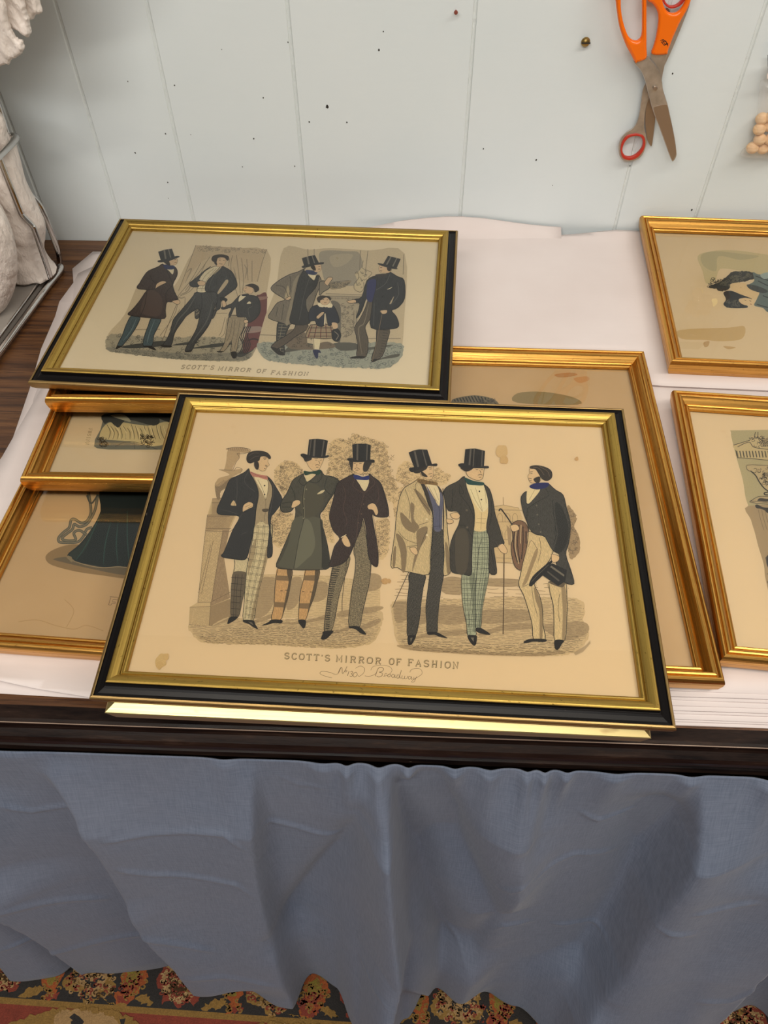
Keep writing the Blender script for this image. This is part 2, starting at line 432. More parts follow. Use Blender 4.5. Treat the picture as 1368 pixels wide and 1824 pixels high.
def motif(k, mir=False, my=0):
    dx = k * PITCH; J = .0028
    q = lambda pts: P_(pts, dx, mir, my)
    rg.poly(GLD, q([(340, 200), (380, 150), (420, 90), (470, 75), (540, 120), (570, 160), (545, 210), (560, 260), (520, 300), (470, 330), (430, 350), (400, 340), (380, 290), (330, 290), (300, 250)]), jag=J, sp=1)
    rg.poly(TAN, q([(370, 190), (420, 130), (480, 110), (530, 160), (520, 220), (500, 270), (450, 300), (400, 270)]), jag=J, sp=1)
    rg.poly(RED, q([(395, 150), (430, 120), (425, 170)]), jag=J, sp=1); rg.poly(RED, q([(500, 170), (530, 190), (500, 205)]), jag=J, sp=1)
    rg.poly(DK, q([(415, 215), (440, 175), (470, 190), (475, 225), (450, 262), (420, 250)]), jag=J, sp=1)
    rg.poly(TAN, q([(432, 215), (450, 195), (462, 215), (455, 240), (436, 240)]), jag=J, sp=1)
    rg.poly(ORG, q([(185, 180), (230, 165), (295, 175), (305, 220), (270, 270), (280, 310), (230, 325), (200, 330), (230, 280), (195, 240)]), jag=J, sp=1)
    rg.poly(GRN, q([(215, 185), (255, 180), (270, 215), (250, 255), (225, 240)]), jag=J, sp=1)
    rg.poly(GLD, q([(90, 310), (130, 280), (190, 260), (210, 280), (160, 310)]), jag=J, sp=1)
    rg.poly(RED, q([(215, 325), (240, 300), (285, 300), (270, 325)]), jag=J, sp=1)
    rg.poly(ORG, q([(590, 220), (625, 150), (680, 125), (715, 180), (715, 230), (680, 280), (630, 340), (570, 350), (555, 290), (600, 290)]), jag=J, sp=1)
    rg.poly(GRN, q([(620, 190), (665, 160), (680, 210), (650, 260), (615, 260)]), jag=J, sp=1)
    rg.poly(RED, q([(560, 300), (600, 310), (630, 340), (580, 350)]), jag=J, sp=1)
    rg.poly(GLD, q([(660, 320), (695, 295), (745, 350), (700, 350)]), jag=J, sp=1)
    rg.poly(GLD, q([(500, 330), (560, 345), (620, 360), (560, 360)]), jag=J, sp=1)
    rg.poly(RED, q([(780, 190), (820, 150), (870, 125), (940, 140), (985, 180), (1000, 230), (985, 290), (945, 360), (900, 330), (870, 365), (830, 330), (780, 350), (795, 290), (760, 270)]), jag=J, sp=1)
    rg.poly(TAN, q([(790, 200), (840, 150), (880, 135), (940, 160), (975, 200), (980, 270), (930, 330), (870, 345), (820, 320), (790, 260)]), jag=J, sp=1 * 1.3)
    rg.poly(GLD, q([(830, 200), (880, 170), (930, 200), (940, 260), (880, 300), (830, 270)]), jag=J, sp=1)
    rg.poly(BRN, q([(820, 212), (852, 200), (872, 250), (905, 262), (900, 285), (858, 295), (825, 290)]), jag=J, sp=1 * 1.6)
    rg.poly(TAN, q([(862, 235), (885, 228), (888, 250), (868, 262)]), jag=J, sp=1); rg.poly(BRN, q([(850, 170), (880, 160), (865, 190)]), jag=J, sp=1)
    for (a, b_) in [(800, 230), (950, 190), (960, 290), (840, 320), (910, 150)]: rg.poly(RED, q([(a, b_), (a + 22, b_ - 10), (a + 26, b_ + 14), (a + 6, b_ + 12)]), jag=J, sp=1)
    rg.poly(TAN, q([(990, 110), (1040, 130), (1060, 180), (1020, 160)]), jag=J, sp=1)
for k in range(-3, 7): motif(k)
rg.z += 1e-5
def knots(k, mir=False, my=0):
    q = lambda pts: P_(pts, k * PITCH, mir, my)
    for cc, poly_, n_ in ((TAN, [(330, 180), (560, 150), (540, 300), (420, 345), (320, 290)], 60), (RED, [(340, 150), (560, 130), (560, 300), (420, 340), (310, 250)], 34), (BRN, [(340, 120), (560, 130), (540, 320), (420, 340), (330, 250)], 22),
                          ((206, 170, 116), [(780, 180), (880, 135), (990, 200), (960, 320), (870, 350), (780, 310)], 70), (RED, [(780, 180), (880, 135), (990, 200), (960, 320), (870, 350), (780, 310)], 50), (BRN, [(800, 190), (960, 190), (920, 320), (820, 300)], 18),
                          (GLD, [(190, 170), (300, 180), (280, 320), (200, 320)], 30), (GLD, [(570, 220), (700, 130), (710, 260), (600, 340)], 36), (RED, [(560, 280), (700, 200), (640, 340)], 20), (DK, [(330, 130), (560, 120), (560, 320), (330, 320)], 18)):
        pp = q(poly_); rg.scrib(cc, .0022, pp, n_, .0042)
for k in range(-2, 5): knots(k)
for k in range(-3, 7): motif(k, True, .415)
def motif2(k):
    dx = k * PITCH * 1.1; J = .0035; q = lambda pts: P_(pts, dx)
    rg.poly(GLD, q([(40, 445), (90, 425), (180, 400), (260, 375), (420, 372), (560, 385), (640, 420), (680, 445), (620, 520), (420, 560), (200, 540)]), jag=J, sp=1)
    rg.poly(TAN, q([(280, 390), (420, 385), (560, 410), (560, 500), (420, 530), (280, 500)]), jag=J, sp=1)
    rg.poly(DK, q([(345, 415), (380, 405), (405, 430), (400, 470), (350, 470)]), jag=J, sp=1)
    rg.poly(DK, q([(580, 420), (600, 425), (605, 470), (585, 470)]), jag=J, sp=1)
for k in range(-3, 7): motif2(k)
rug = rg.build('patterned_rug', None, M_RUG); rug.location = (0, 0, -0.004)
tag(rug, 'red, gold and charcoal floral rug on the floor below the blue skirt', 'rug')

# ------------------------------------------------------------ the table
M_OAK, n, l, b = mat('brown stained oak', (0.20, 0.09, 0.03), 0.35)
v = coords(n, l, 'Object', (1.2, 26, 26))
gN = nz(n, l, v, 3.2, 6, 0.65); g2 = nz(n, l, coords(n, l, 'Object', (4, 150, 150)), 3, 4, 0.7)
c = ramp(n, l, gN, [(0.32, (0.028, 0.010, 0.004)), (0.48, (0.095, 0.038, 0.013)), (0.70, (0.19, 0.085, 0.030))])
c = mixc(n, l, ramp(n, l, g2, [(0.36, (1, 1, 1)), (0.46, (0, 0, 0))]), c, (0.03, 0.010, 0.005))
l.new(c, b.inputs['Base Color']); bump(n, l, b, g2, 0.35, 0.0015)
M_EBON, n, l, b = mat('worn black brown varnish', (0.012, 0.007, 0.006), 0.22)
b.inputs['Specular IOR Level'].default_value = 0.12
v = coords(n, l, 'Object', (6, 40, 40))
k1 = nz(n, l, v, 2.2, 5, 0.7); k2 = nz(n, l, coords(n, l, 'Object', (18, 60, 60)), 2, 3, 0.6)
c = ramp(n, l, k1, [(0.35, (0.006, 0.004, 0.004)), (0.6, (0.020, 0.011, 0.008)), (0.75, (0.045, 0.026, 0.018))])
c = mixc(n, l, ramp(n, l, k2, [(0.72, (0, 0, 0)), (0.75, (0.8,) * 3)]), c, (0.16, 0.12, 0.08))
l.new(c, b.inputs['Base Color']); l.new(ramp(n, l, k1, [(0.3, (0.28,) * 3), (0.7, (0.55,) * 3)]), b.inputs['Roughness'])
bump(n, l, b, k1, 0.3, 0.001)
table = empty('display_table', (0, 0, 0), label='dark oak display table with a black moulded edge against the blue wall', cat='table')
V, Fc = [], []; box_data(-1.25, 1.25, .2945, YW - .002, TZ - .026, TZ, V, Fc); mesh_obj('table_top', V, Fc, M_OAK, table)
ep = [(.2945, 0), (.2825, -.0006), (.2800, -.0016), (.2795, -.0045), (.2810, -.0090), (.2822, -.0160), (.2815, -.0195), (.2790, -.0215), (.2755, -.0245), (.2738, -.0300), (.2742, -.0370),
      (.2775, -.0425), (.2800, -.0440), (.2800, -.0470), (.2765, -.0490), (.2760, -.0580), (.2900, -.0580), (.2945, -.0260)]
extrude_x('edge_moulding', [(y, TZ + z) for y, z in ep], -1.25, 1.25, M_EBON, table, 160, 0.0006)
M_WORN, *_ = mat('bare worn wood edge', (0.34, 0.25, 0.19), 0.5)
V, Fc = [], []; box_data(-1.25, 1.25, .2791, .2798, TZ - .0033, TZ - .0024, V, Fc); mesh_obj('worn_arris', V, Fc, M_WORN, table)
V, Fc = [], []; box_data(-1.2, 1.2, .30, .32, TZ - .16, TZ - .026, V, Fc); mesh_obj('apron', V, Fc, M_EBON, table)
for (x, y) in ((-1.17, .33), (1.17, .33), (-1.17, 1.02), (1.17, 1.02)):
    V, Fc = [], []; k = 0
    for z, r in ((0, .020), (.10, .024), (.58, .032), (.60, .036), (TZ - .026, .036)):
        V += [(x - r, y - r, z), (x + r, y - r, z), (x + r, y + r, z), (x - r, y + r, z)]
    for i in range(4):
        for j in range(4): Fc.append((i * 4 + j, i * 4 + (j + 1) % 4, i * 4 + 4 + (j + 1) % 4, i * 4 + 4 + j))
    Fc += [(3, 2, 1, 0), (16, 17, 18, 19)]; mesh_obj('leg', V, Fc, M_EBON, table)

# ------------------------------------------------------------ blue cloth skirt with its folds
M_CLOTH, n, l, b = mat('slate blue woven cotton', (0.15, 0.19, 0.26), 0.85)
b.inputs['Sheen Weight'].default_value = 0.12; b.inputs['Sheen Roughness'].default_value = 0.5
wx = nz(n, l, coords(n, l, 'Object', (900, 1, 60)), 1, 2); wz = nz(n, l, coords(n, l, 'Object', (50, 1, 1100)), 1, 2); bg = nz(n, l, coords(n, l, 'Object'), 7, 3)
c = ramp(n, l, wx, [(0.25, (0.070, 0.095, 0.148)), (0.75, (0.148, 0.178, 0.25))])
c = mixc(n, l, 0.5, c, ramp(n, l, wz, [(0.25, (0.073, 0.099, 0.152)), (0.75, (0.15, 0.18, 0.25))]))
c = mixc(n, l, ramp(n, l, bg, [(0.35, (0, 0, 0)), (0.75, (0.30,) * 3)]), c, (0.165, 0.165, 0.20))
l.new(c, b.inputs['Base Color'])
ad = n.new('ShaderNodeMath'); ad.operation = 'ADD'; l.new(wx, ad.inputs[0]); l.new(wz, ad.inputs[1]); bump(n, l, b, ad.outputs[0], 0.30, 0.0008)
hem = [(-1.25, .22), (-.90, .18), (-.76, .215), (-.631, .196), (-.538, .187), (-.486, .216), (-.398, .201), (-.319, .218), (-.253, .197), (-.158, .172), (-.129, .196), (-.093, .188), (-.055, .147), (-.018, .098), (.015, .140),
       (.065, .211), (.108, .196), (.184, .163), (.24, .128), (.31, .118), (.38, .135), (.449, .171), (.5, .168), (.571, .193), (.75, .16), (.95, .21), (1.25, .2)]
topk = [(-1.25, .273), (1.25, .273)]
NX, NV = 900, 240
X = np.linspace(-1.22, 1.22, NX); Vv = np.linspace(0, 1, NV)
XX, VV = np.meshgrid(X, Vv)
hx, hy = np.array([h_[0] for h_ in hem]), np.array([h_[1] for h_ in hem])
def cos_interp(x, hx, hy):
    i = np.clip(np.searchsorted(hx, x) - 1, 0, len(hx) - 2); t = (x - hx[i]) / (hx[i + 1] - hx[i]); t = np.clip(t, 0, 1); t = t * t * (3 - 2 * t); return hy[i] * (1 - t) + hy[i + 1] * t
ZZ = TZ - .054 - (.676 + 0.006 * np.sin(XX * 13)) * VV
mean = .19
HY = cos_interp(XX, hx, hy); YY = .272 + (mean - .272) * VV ** 1.1 + (HY - mean) * VV ** 2.6
RWn = np.array([list(r) for r in RW]); 
def proj(X_, Y_, Z_):
    P = np.stack([X_ - CAM.x, Y_ - CAM.y, Z_ - CAM.z], -1) @ RWn
    return P[..., 0] / P[..., 2] * F_PX + CX, P[..., 1] / P[..., 2] * F_PX + CY
U_, W_ = proj(XX, YY, ZZ)
TOPF = np.clip(VV / .16, 0, 1) ** 1.2
def q6(p): return [(a / 1.954, 1340 + b_ / 1.954) for a, b_ in p]
def q7(p): return [(668 + a / 1.954, 1340 + b_ / 1.954) for a, b_ in p]
def fold(poly, amp, wl, wr, fin=40, fout=40, pl=1.6, pr=1.6):
    """a crease measured down the cloth: crest height amp, fall-off widths on its two sides"""
    global YY
    px = np.array([p[0] for p in poly]); py = np.array([p[1] for p in poly])
    cxv = np.interp(W_, py, px)
    d = U_ - cxv
    prof = np.where(d < 0, np.exp(-(np.abs(d) / wl) ** pl), np.exp(-(np.abs(d) / wr) ** pr))
    fade = np.clip((W_ - (py[0] - fin)) / (fin + 1e-3), 0, 1) * np.clip(((py[-1] + fout) - W_) / (fout + 1e-3), 0, 1)
    fade = fade * fade * (3 - 2 * fade)
    YY = YY - 2.1 * amp * prof * fade * TOPF
fold(q6([(190, 60), (290, 140), (370, 230), (440, 350), (480, 420), (560, 520), (640, 620), (700, 700)]), .016, 16, 120)
fold(q6([(0, 415), (80, 470), (160, 540), (240, 620), (320, 690)]), .014, 14, 110)
fold(q6([(-260, 180), (-150, 330), (-80, 480), (0, 640), (60, 720)]), .014, 20, 120)
fold(q6([(875, 60), (890, 200), (900, 320), (925, 460), (965, 610), (1025, 800)]), .015, 170, 12)
fold(q6([(480, 460), (560, 520), (640, 600), (700, 690)]), .006, 10, 50)
fold(q7([(45, 60), (60, 250), (75, 420), (95, 600), (40, 830)]), .034, 62, 9, 30, 100)
fold(q7([(200, 60), (215, 140), (300, 330), (420, 520), (340, 640)]), -.012, 40, 40)
fold(q7([(530, 90), (512, 260), (490, 400), (400, 575), (300, 770)]), .018, 110, 45)
fold(q7([(1142, 110), (1100, 230), (1010, 370), (950, 455), (850, 645), (700, 830), (650, 960)]), .026, 14, 160, 40, 100)
fold(q7([(1500, 380), (1368, 560), (1290, 640), (1200, 760), (1080, 890), (980, 1000)]), .022, 110, 12, 60, 100)
fold(q7([(1010, 200), (940, 330), (860, 520), (720, 720)]), -.012, 70, 40)
fold(q7([(1750, 100), (1600, 400), (1450, 700), (1368, 850)]), .02, 20, 120)
fold(q7([(115, 110), (130, 300), (170, 480), (230, 620)]), -.015, 26, 60)
fold(q6([(1262, 180), (1190, 330), (1080, 470), (1000, 560)]), -.010, 26, 60)
fold(q7([(700, 60), (640, 110), (600, 180), (560, 250)]), -.006, 30, 30)
# faint cross creases
def crease(poly, amp, wd):
    global YY
    px = np.array([p[0] for p in poly]); py = np.array([p[1] for p in poly])
    cy = np.interp(U_, px, py); d = W_ - cy
    fade = np.clip((U_ - px[0]) / 30, 0, 1) * np.clip((px[-1] - U_) / 30, 0, 1)
    YY = YY - 1.3 * amp * np.exp(-(d / wd) ** 2) * fade * TOPF
for pl in ([(370, 190), (600, 195), (800, 185), (880, 240)], [(420, 280), (560, 320), (720, 345), (840, 360), (900, 410)], [(0, 160), (120, 185), (330, 160)], [(0, 410), (180, 440), (400, 480)], [(480, 470), (600, 510), (780, 580)],
           [(0, 620), (160, 590), (560, 600)], [(640, 620), (800, 650), (980, 700)], [(900, 220), (1100, 270), (1210, 285)], [(1240, 620), (1300, 670), (1368, 670)], [(930, 60), (1040, 110), (1160, 105)]):
    crease(q6(pl), .0022, 3.2)
for pl in ([(690, 190), (780, 240), (950, 230), (1030, 180)], [(540, 370), (700, 350), (860, 390)], [(600, 600), (720, 640), (840, 665)], [(940, 455), (1040, 470), (1100, 480)], [(1060, 400), (1200, 400), (1320, 385)],
           [(560, 580), (440, 560), (390, 590)][::-1], [(1080, 720), (1200, 700), (1368, 610)], [(700, 840), (760, 880), (900, 930)], [(210, 600), (280, 640), (330, 700)], [(400, 400), (500, 345), (560, 340)]):
    crease(q7(pl), .0022, 3.5)
# gathers under the moulding
rs = np.random.RandomState(5)
gath = np.zeros_like(X)
for xc, aw, am in [(-.70, .02, .006), (-.47, .012, .004), (-.38, .03, .003), (-.17, .012, .005), (-.075, .014, .006), (-.052, .006, .010), (-.022, .008, .012), (.006, .006, .010), (.05, .008, .008), (.083, .009, .008), (.118, .006, .009), (.134, .005, .010), (.155, .006, .008), (.20, .014, .006), (.27, .010, .007), (.345, .012, .010), (.37, .01, .008), (.42, .02, .006), (.52, .02, .007)]:
    gath += am * np.exp(-((X - xc) / aw) ** 2)
YY = YY - gath[None, :] * np.exp(-(VV / 0.085) ** 1.5) * np.clip(VV / .01, .3, 1)
mic = np.zeros_like(YY)
for k in range(9):
    fx, fz, ph = rs.uniform(4, 22), rs.uniform(-16, 16), rs.uniform(0, 6.28); mic += np.sin(XX * fx + ZZ * fz + ph) / (1 + abs(fx) * .06)
YY = YY - mic * .0011 * np.clip(VV * 5, 0, 1)
YY = np.minimum(YY, .2735)
V = np.stack([XX, YY, ZZ], -1).reshape(-1, 3).tolist()
idx = np.arange(NX * NV).reshape(NV, NX)
Fc = np.stack([idx[:-1, :-1], idx[1:, :-1], idx[1:, 1:], idx[:-1, 1:]], -1).reshape(-1, 4).tolist()
sk = mesh_obj('table_skirt', V, Fc, M_CLOTH, smooth=True)
tag(sk, 'gathered slate blue cloth skirt hanging from the table edge to the rug', 'table skirt')
sm = sk.modifiers.new('cloth thickness', 'SOLIDIFY'); sm.thickness = .0012; sm.offset = -1

# ------------------------------------------------------------ sheets of white paper under the frames
M_TISSUE, n, l, b = mat('white wrapping paper', (0.78, 0.70, 0.67), 0.75)
b.inputs['Subsurface Weight'].default_value = 0.0
l.new(ramp(n, l, nz(n, l, coords(n, l), 5, 3), [(0.3, (0.66, 0.575, 0.55)), (0.7, (0.73, 0.655, 0.635))]), b.inputs['Base Color'])
bump(n, l, b, nz(n, l, coords(n, l, 'Object', (1, 4, 1)), 9, 4), 0.15, 0.004)
def sheet(outline, zf, th, label, group='sheets of white paper spread on the table', res=.012, jit=.0):
    """a paper sheet of any outline (x,y), lying at height zf(x,y)"""
    bm = bmesh.new(); vs = [bm.verts.new((x, y, 0)) for x, y in outline]; f = bm.faces.new(vs)
    xs = [p[0] for p in outline]; ys = [p[1] for p in outline]
    def cut(co, no):
        bmesh.ops.bisect_plane(bm, geom=bm.verts[:] + bm.edges[:] + bm.faces[:], plane_co=co, plane_no=no)
    y = min(ys) + res
    step = res
    while y < max(ys):
        cut((0, y, 0), (0, 1, 0)); y += step if (y < .36 or y > .98) else step * 3
    x = min(xs) + res * 2
    while x < max(xs): cut((x, 0, 0), (1, 0, 0)); x += res * 2.5
    bmesh.ops.triangulate(bm, faces=[f for f in bm.faces if len(f.verts) > 4])
    bm.normal_update()
    for v_ in bm.verts: v_.co.z = TZ + zf(v_.co.x, v_.co.y)
    me = bpy.data.meshes.new('paper_sheet'); bm.to_mesh(me); bm.free(); me.materials.append(M_TISSUE)
    for p in me.polygons: p.use_smooth = True
    o = bpy.data.objects.new('paper_sheet', me); C.objects.link(o)
    so = o.modifiers.new('thickness', 'SOLIDIFY'); so.thickness = th; so.offset = -1
    tag(o, label, 'paper', group); return o
def ss(a, b_, x): t = max(0, min(1, (x - a) / (b_ - a))); return t * t * (3 - 2 * t)
# thin sheets showing to the left of the frames
sheet([(-.510, .985), (-.492, 1.031), (-.447, 1.031), (-.20, 1.040), (-.10, 1.03), (-.10, .33), (-.40, .322), (-.470, .56), (-.486, .72), (-.497, .80), (-.500, .87), (-.5045, .904), (-.498, .95)],
      lambda x, y: .0012, .0009, 'white paper sheet poking out furthest left beside the wire bag stand', res=.02)
sheet([(-.497, .972), (-.480, .990), (-.462, 1.008), (-.30, 1.012), (-.09, 1.0), (-.09, .335), (-.355, .318), (-.44, .55), (-.474, .70), (-.481, .79), (-.488, .87), (-.485, .905), (-.497, .955)],
      lambda x, y: .0024, .0009, 'translucent white sheet with a torn left edge beside the black and gold frame', res=.02)
sheet([(-.478, .60), (-.470, .72), (-.445, .80), (-.43, .95), (-.425, 1.048), (-.30, 1.055), (-.1, 1.05), (-.09, .31), (-.20, .300), (-.270, .299), (-.33, .307), (-.39, .316), (-.45, .33), (-.49, .36), (-.505, .45)],
      lambda x, y: .0036 + .020 * ss(.332, .303, y) * ss(-.34, -.44, x) + .003 * ss(.33, .303, y), .0006, 'white paper sheet with a lifted curling front corner at lower left', res=.010)
sheet([(-.60, .31), (-.28, .303), (-.12, .305), (-.12, .40), (-.60, .42)], lambda x, y: .0011 + .0006 * ss(-.3, -.5, x), .0007,
      'bright white sheet edge flat on the oak under the curled corner', res=.02)
# the thicker pile at the right, front edges stepping back
NS = 9
for k in range(NS):
    t = k / (NS - 1); z0 = .0018 + k * .00195
    yf = .2965 + .026 * [0, .10, .16, .33, .40, .55, .74, .82, 1][k]; r_ = random.Random(20 + k)
    yb = 1.010 + .03 * r_.random()
    sk_ = r_.uniform(-.0012, .0012)
    xl = .02 + .02 * r_.random()
    x1 = 1.0 + .05 * r_.random()
    lab = ['lowest sheet bundle of the white paper pile on the table edge', 'second lowest sheet bundle of the white paper pile', 'third sheet bundle from the bottom of the white paper pile', 'fourth sheet bundle from the bottom of the white pile',
           'middle sheet bundle of the white paper pile', 'fourth sheet bundle from the top of the white pile', 'third sheet bundle from the top of the white pile', 'second sheet bundle from the top of the white pile', 'topmost flat sheet of the white pile beneath the gold frames'][k]
    sheet([(xl, yf - sk_), (.3, yf + sk_ * .3), (x1, yf - .004 + sk_), (x1, yb), (xl, yb)],
          lambda x, y, z0=z0, k=k: z0 + (.0075 * ss(.72, .95, y) * k / 8) + .0006 * math.sin(x * 21 + k * 2) * ss(.36, .31, y) * (k / 8), .00193, lab, 'pile of white paper bundles at the right', res=.02)
topz = lambda x, y: .0190 + .0075 * ss(.72, .95, y)
sheet([(-.10, .98), (-.10, 1.050), (-.02, 1.0625), (.10, 1.0632), (.2165, 1.0625), (.214, .99), (.20, .80), (-.05, .80)],
      lambda x, y: .0198 + .0075 * ss(.72, .95, y) + (.016 * math.exp(-((x - .06) / .10) ** 2) + .006) * ss(1.035, 1.062, y), .0005, 'white sheet with a raised wavy back edge against the blue wall', res=.01)
sheet([(-.10, 1.03), (.0, 1.040), (.10, 1.0455), (.20, 1.049), (.26, 1.056), (.30, 1.0615), (.42, 1.0615), (.95, 1.058), (.95, .705), (.31, .7285), (.2925, .730), (.291, .779), (.10, .784), (-.04, .80)],
      lambda x, y: .0208 + .0075 * ss(.72, .95, y) + .0035 * ss(1.03, 1.06, y) * math.exp(-((x - .30) / .05) ** 2), .0006, 'pinkish white top sheet left of the upper right gold frame', res=.01)
sheet([(-.40, 1.0), (-.36, 1.058), (-.20, 1.063), (-.10, 1.063), (-.046, 1.0635), (-.050, .99), (-.06, .90), (-.38, .92)],
      lambda x, y: .0080 + .018 * ss(.99, 1.062, y) * (0.5 + .5 * ss(-.42, -.1, x)), .0006, 'white sheet showing as a thin strip behind the black and gold frame', res=.01)

# ------------------------------------------------------------ the nine picture frames
P_CREAM = paper_mat('cream print paper', (0.78, 0.59, 0.365))
P_LIGHT = paper_mat('pale cream print paper', (0.80, 0.68, 0.50))
P_TAN = paper_mat('toned tan print paper', (0.64, 0.43, 0.225), mott=.5)
P_TAN2 = paper_mat('warm buff print paper', (0.70, 0.54, 0.34), mott=.3)
def place(loc, rot, dz):   # measured lip height -> base of the frame
    e = Matrix.LocRotScale(Vector(loc), __import__('mathutils').Euler(rot), None)
    return tuple(e @ Vector((0, 0, -dz)))
def corner(x, y, z, W, H, th): c_, s_ = math.cos(th), math.sin(th); return (x + W / 2 * c_ - H / 2 * s_, y + W / 2 * s_ + H / 2 * c_, TZ + z)
rM = (.068, .0041, -.0179); rT = (.0003, -.0030, -.0448)
FM = Frame('black', .475, .345, place((-.017, .4354, TZ + .0889), rM, .0128), rM, 'large black and gold frame in front showing six gentlemen in a park', P_CREAM)
FT = Frame('black', .470, .3405, place((-.1849, .7947, TZ + .0912), rT, .0128), rT, 'black and gold frame at back left showing tinted gentlemen indoors', P_LIGHT)
r1 = (0, 0, .0155); F1 = Frame('gold', .33, .33, corner(-.4101, .6227, .0526, .33, .33, .0155), r1, 'narrow gold frame directly under the back left black frame, only its front rail showing', P_TAN2)
r2 = (0, 0, .011); F2 = Frame('gold', .33, .35, corner(-.4142, .5256, .0280, .33, .35, .011), r2, 'gold frame second from left bottom, print showing the hem of a satin dress', P_TAN2)
r3 = (0, 0, -.045); F3 = Frame('gold', .346, .449, corner(-.4365, .3425, .0042, .346, .449, -.045), r3, 'lowest gold frame at left, print showing a dark green skirt', P_TAN)
t4 = -.0145; F4 = Frame('gold', .346, .4497, corner(.2813 - .346 * math.cos(t4), 0.3188 - .346 * math.sin(t4), .0192, .346, .4497, t4), (0, 0, t4), 'tall gold frame lying under the right side of the front black frame', P_TAN)
t5 = -.013; F5 = Frame('thin', .4505, .30, corner(-.2490, .2653, .0400 + .30 * .034, .4505, .30, t5), (.068, 0, t5), 'plain pale gold frame under the front black frame, overhanging the table edge', P_TAN2)
F5.root.location.z = TZ + .0400 + .15 * .068; 
t6 = -.042; F6 = Frame('gold', .449, .3145, corner(.3147, .7465, .0275, .449, .3145, t6), (.038, 0, t6), 'gold frame at upper right against the wall, print of a woman seen sideways', P_TAN2)
t7 = -.070; F7 = Frame('gold', .449, .356, corner(.283, .3427, .0195, .449, .356, t7), (0, 0, t7), 'gold frame at lower right, print with a stone fountain', P_CREAM)
for f_ in (F1, F2, F3, F4, F5, F6, F7, FM, FT):
    pass

# ------------------------------------------------------------ chrome bag stand with white plastic bags at the left
M_CHROME, *_ = mat('chromed wire', (0.62, 0.60, 0.58), 0.14, 1.0)
M_TRAY, *_ = mat('grey enamelled sheet metal', (0.34, 0.31, 0.28), 0.32, 0.2)
M_BAG, n, l, b = mat('thin white plastic film', (0.80, 0.72, 0.66), 0.38)
b.inputs['Subsurface Weight'].default_value = 0.15; b.inputs['Subsurface Radius'].default_value = (.01, .01, .01)
b.inputs['Transmission Weight'].default_value = 0.0
rg_ = nz(n, l, coords(n, l, 'Object', (1, 1, .5)), 30, 5, .55); ab = n.new('ShaderNodeMath'); ab.operation = 'SUBTRACT'; ab.inputs[1].default_value = .5; l.new(rg_, ab.inputs[0]); ab2 = n.new('ShaderNodeMath'); ab2.operation = 'ABSOLUTE'; l.new(ab.outputs[0], ab2.inputs[0])
bump(n, l, b, ab2.outputs[0], .7, -.02)
rack = empty('bag_stand', (-.54, .9, TZ), label='chrome wire bag stand with a grey tray on the oak at left', cat='bag stand')
PR = Vector((-.54, .9, TZ))
def rl(pts): return [Vector(p) - PR for p in pts]
def axy(u, v, y): return ony(u, v, y)
tube('back_upright', rl([axy(107, 474, 1.0), axy(104, 450, 1.0), axy(90, 410, 1.0), axy(77, 378, 1.0), axy(68, 362, 1.0), axy(52, 344, 1.0), axy(43, 326, 1.0), axy(30, 292, 1.0), axy(20, 262, 1.0), axy(0, 200, 1.0), axy(-30, 110, 1.0)]), .0042, M_CHROME, rack)
tube('front_upright', rl([axy(90, 495, .93), axy(82, 470, .93), axy(62, 412, .93), axy(57, 402, .93), axy(40, 384, .93), axy(35, 374, .93), axy(16, 326, .93), axy(0, 285, .93), axy(-40, 180, .93)]), .0038, M_CHROME, rack)
tbar = tube('top_bar', rl([axy(29, 244, .985), axy(24, 252, .965), axy(0, 276, .92), axy(-60, 335, .84), axy(-140, 410, .78)]), .0045, M_CHROME, rack)
bm = bmesh.new(); bmesh.ops.create_uvsphere(bm, u_segments=16, v_segments=10, radius=.008); me = bpy.data.meshes.new('end_knob'); bm.to_mesh(me); bm.free(); me.materials.append(M_CHROME)
for p in me.polygons: p.use_smooth = True
kn = bpy.data.objects.new('end_knob', me); C.objects.link(kn); kn.parent = tbar; kn.location = axy(21, 244, .99) - PR; kn.scale = (1, 1, .6)
bz = .0075
tube('base_wire', rl([onz(107, 474, bz), onz(109, 478, bz), onz(100, 492, bz), onz(84, 512, bz), onz(60, 545, bz), onz(30, 586, bz), onz(0, 627, bz), onz(-60, 705, bz)]), .0045, M_CHROME, rack)
ta, tb_ = onz(92, 486, .004), onz(-58, 690, .004)
tray_V, tray_F = [], []
dirn = (ta - tb_).normalized(); lf = Vector((-dirn.y, dirn.x, 0))
for z in (.002, .0105):
    for p in (tb_, ta, ta + lf * .32, tb_ + lf * .32): tray_V.append((p.x - PR.x, p.y - PR.y, z))
tray_F = [(3, 2, 1, 0), (4, 5, 6, 7), (0, 1, 5, 4), (1, 2, 6, 5), (2, 3, 7, 6), (3, 0, 4, 7)]
tray = mesh_obj('tray', tray_V, tray_F, M_TRAY, rack)
tube('tray_rim', [Vector((tb_.x - PR.x, tb_.y - PR.y, .0115)), Vector((ta.x - PR.x, ta.y - PR.y, .0115)), Vector((ta.x - PR.x, ta.y - PR.y, .0115)) + lf * .3], .0022, M_CHROME, tray, smooth_path=False)

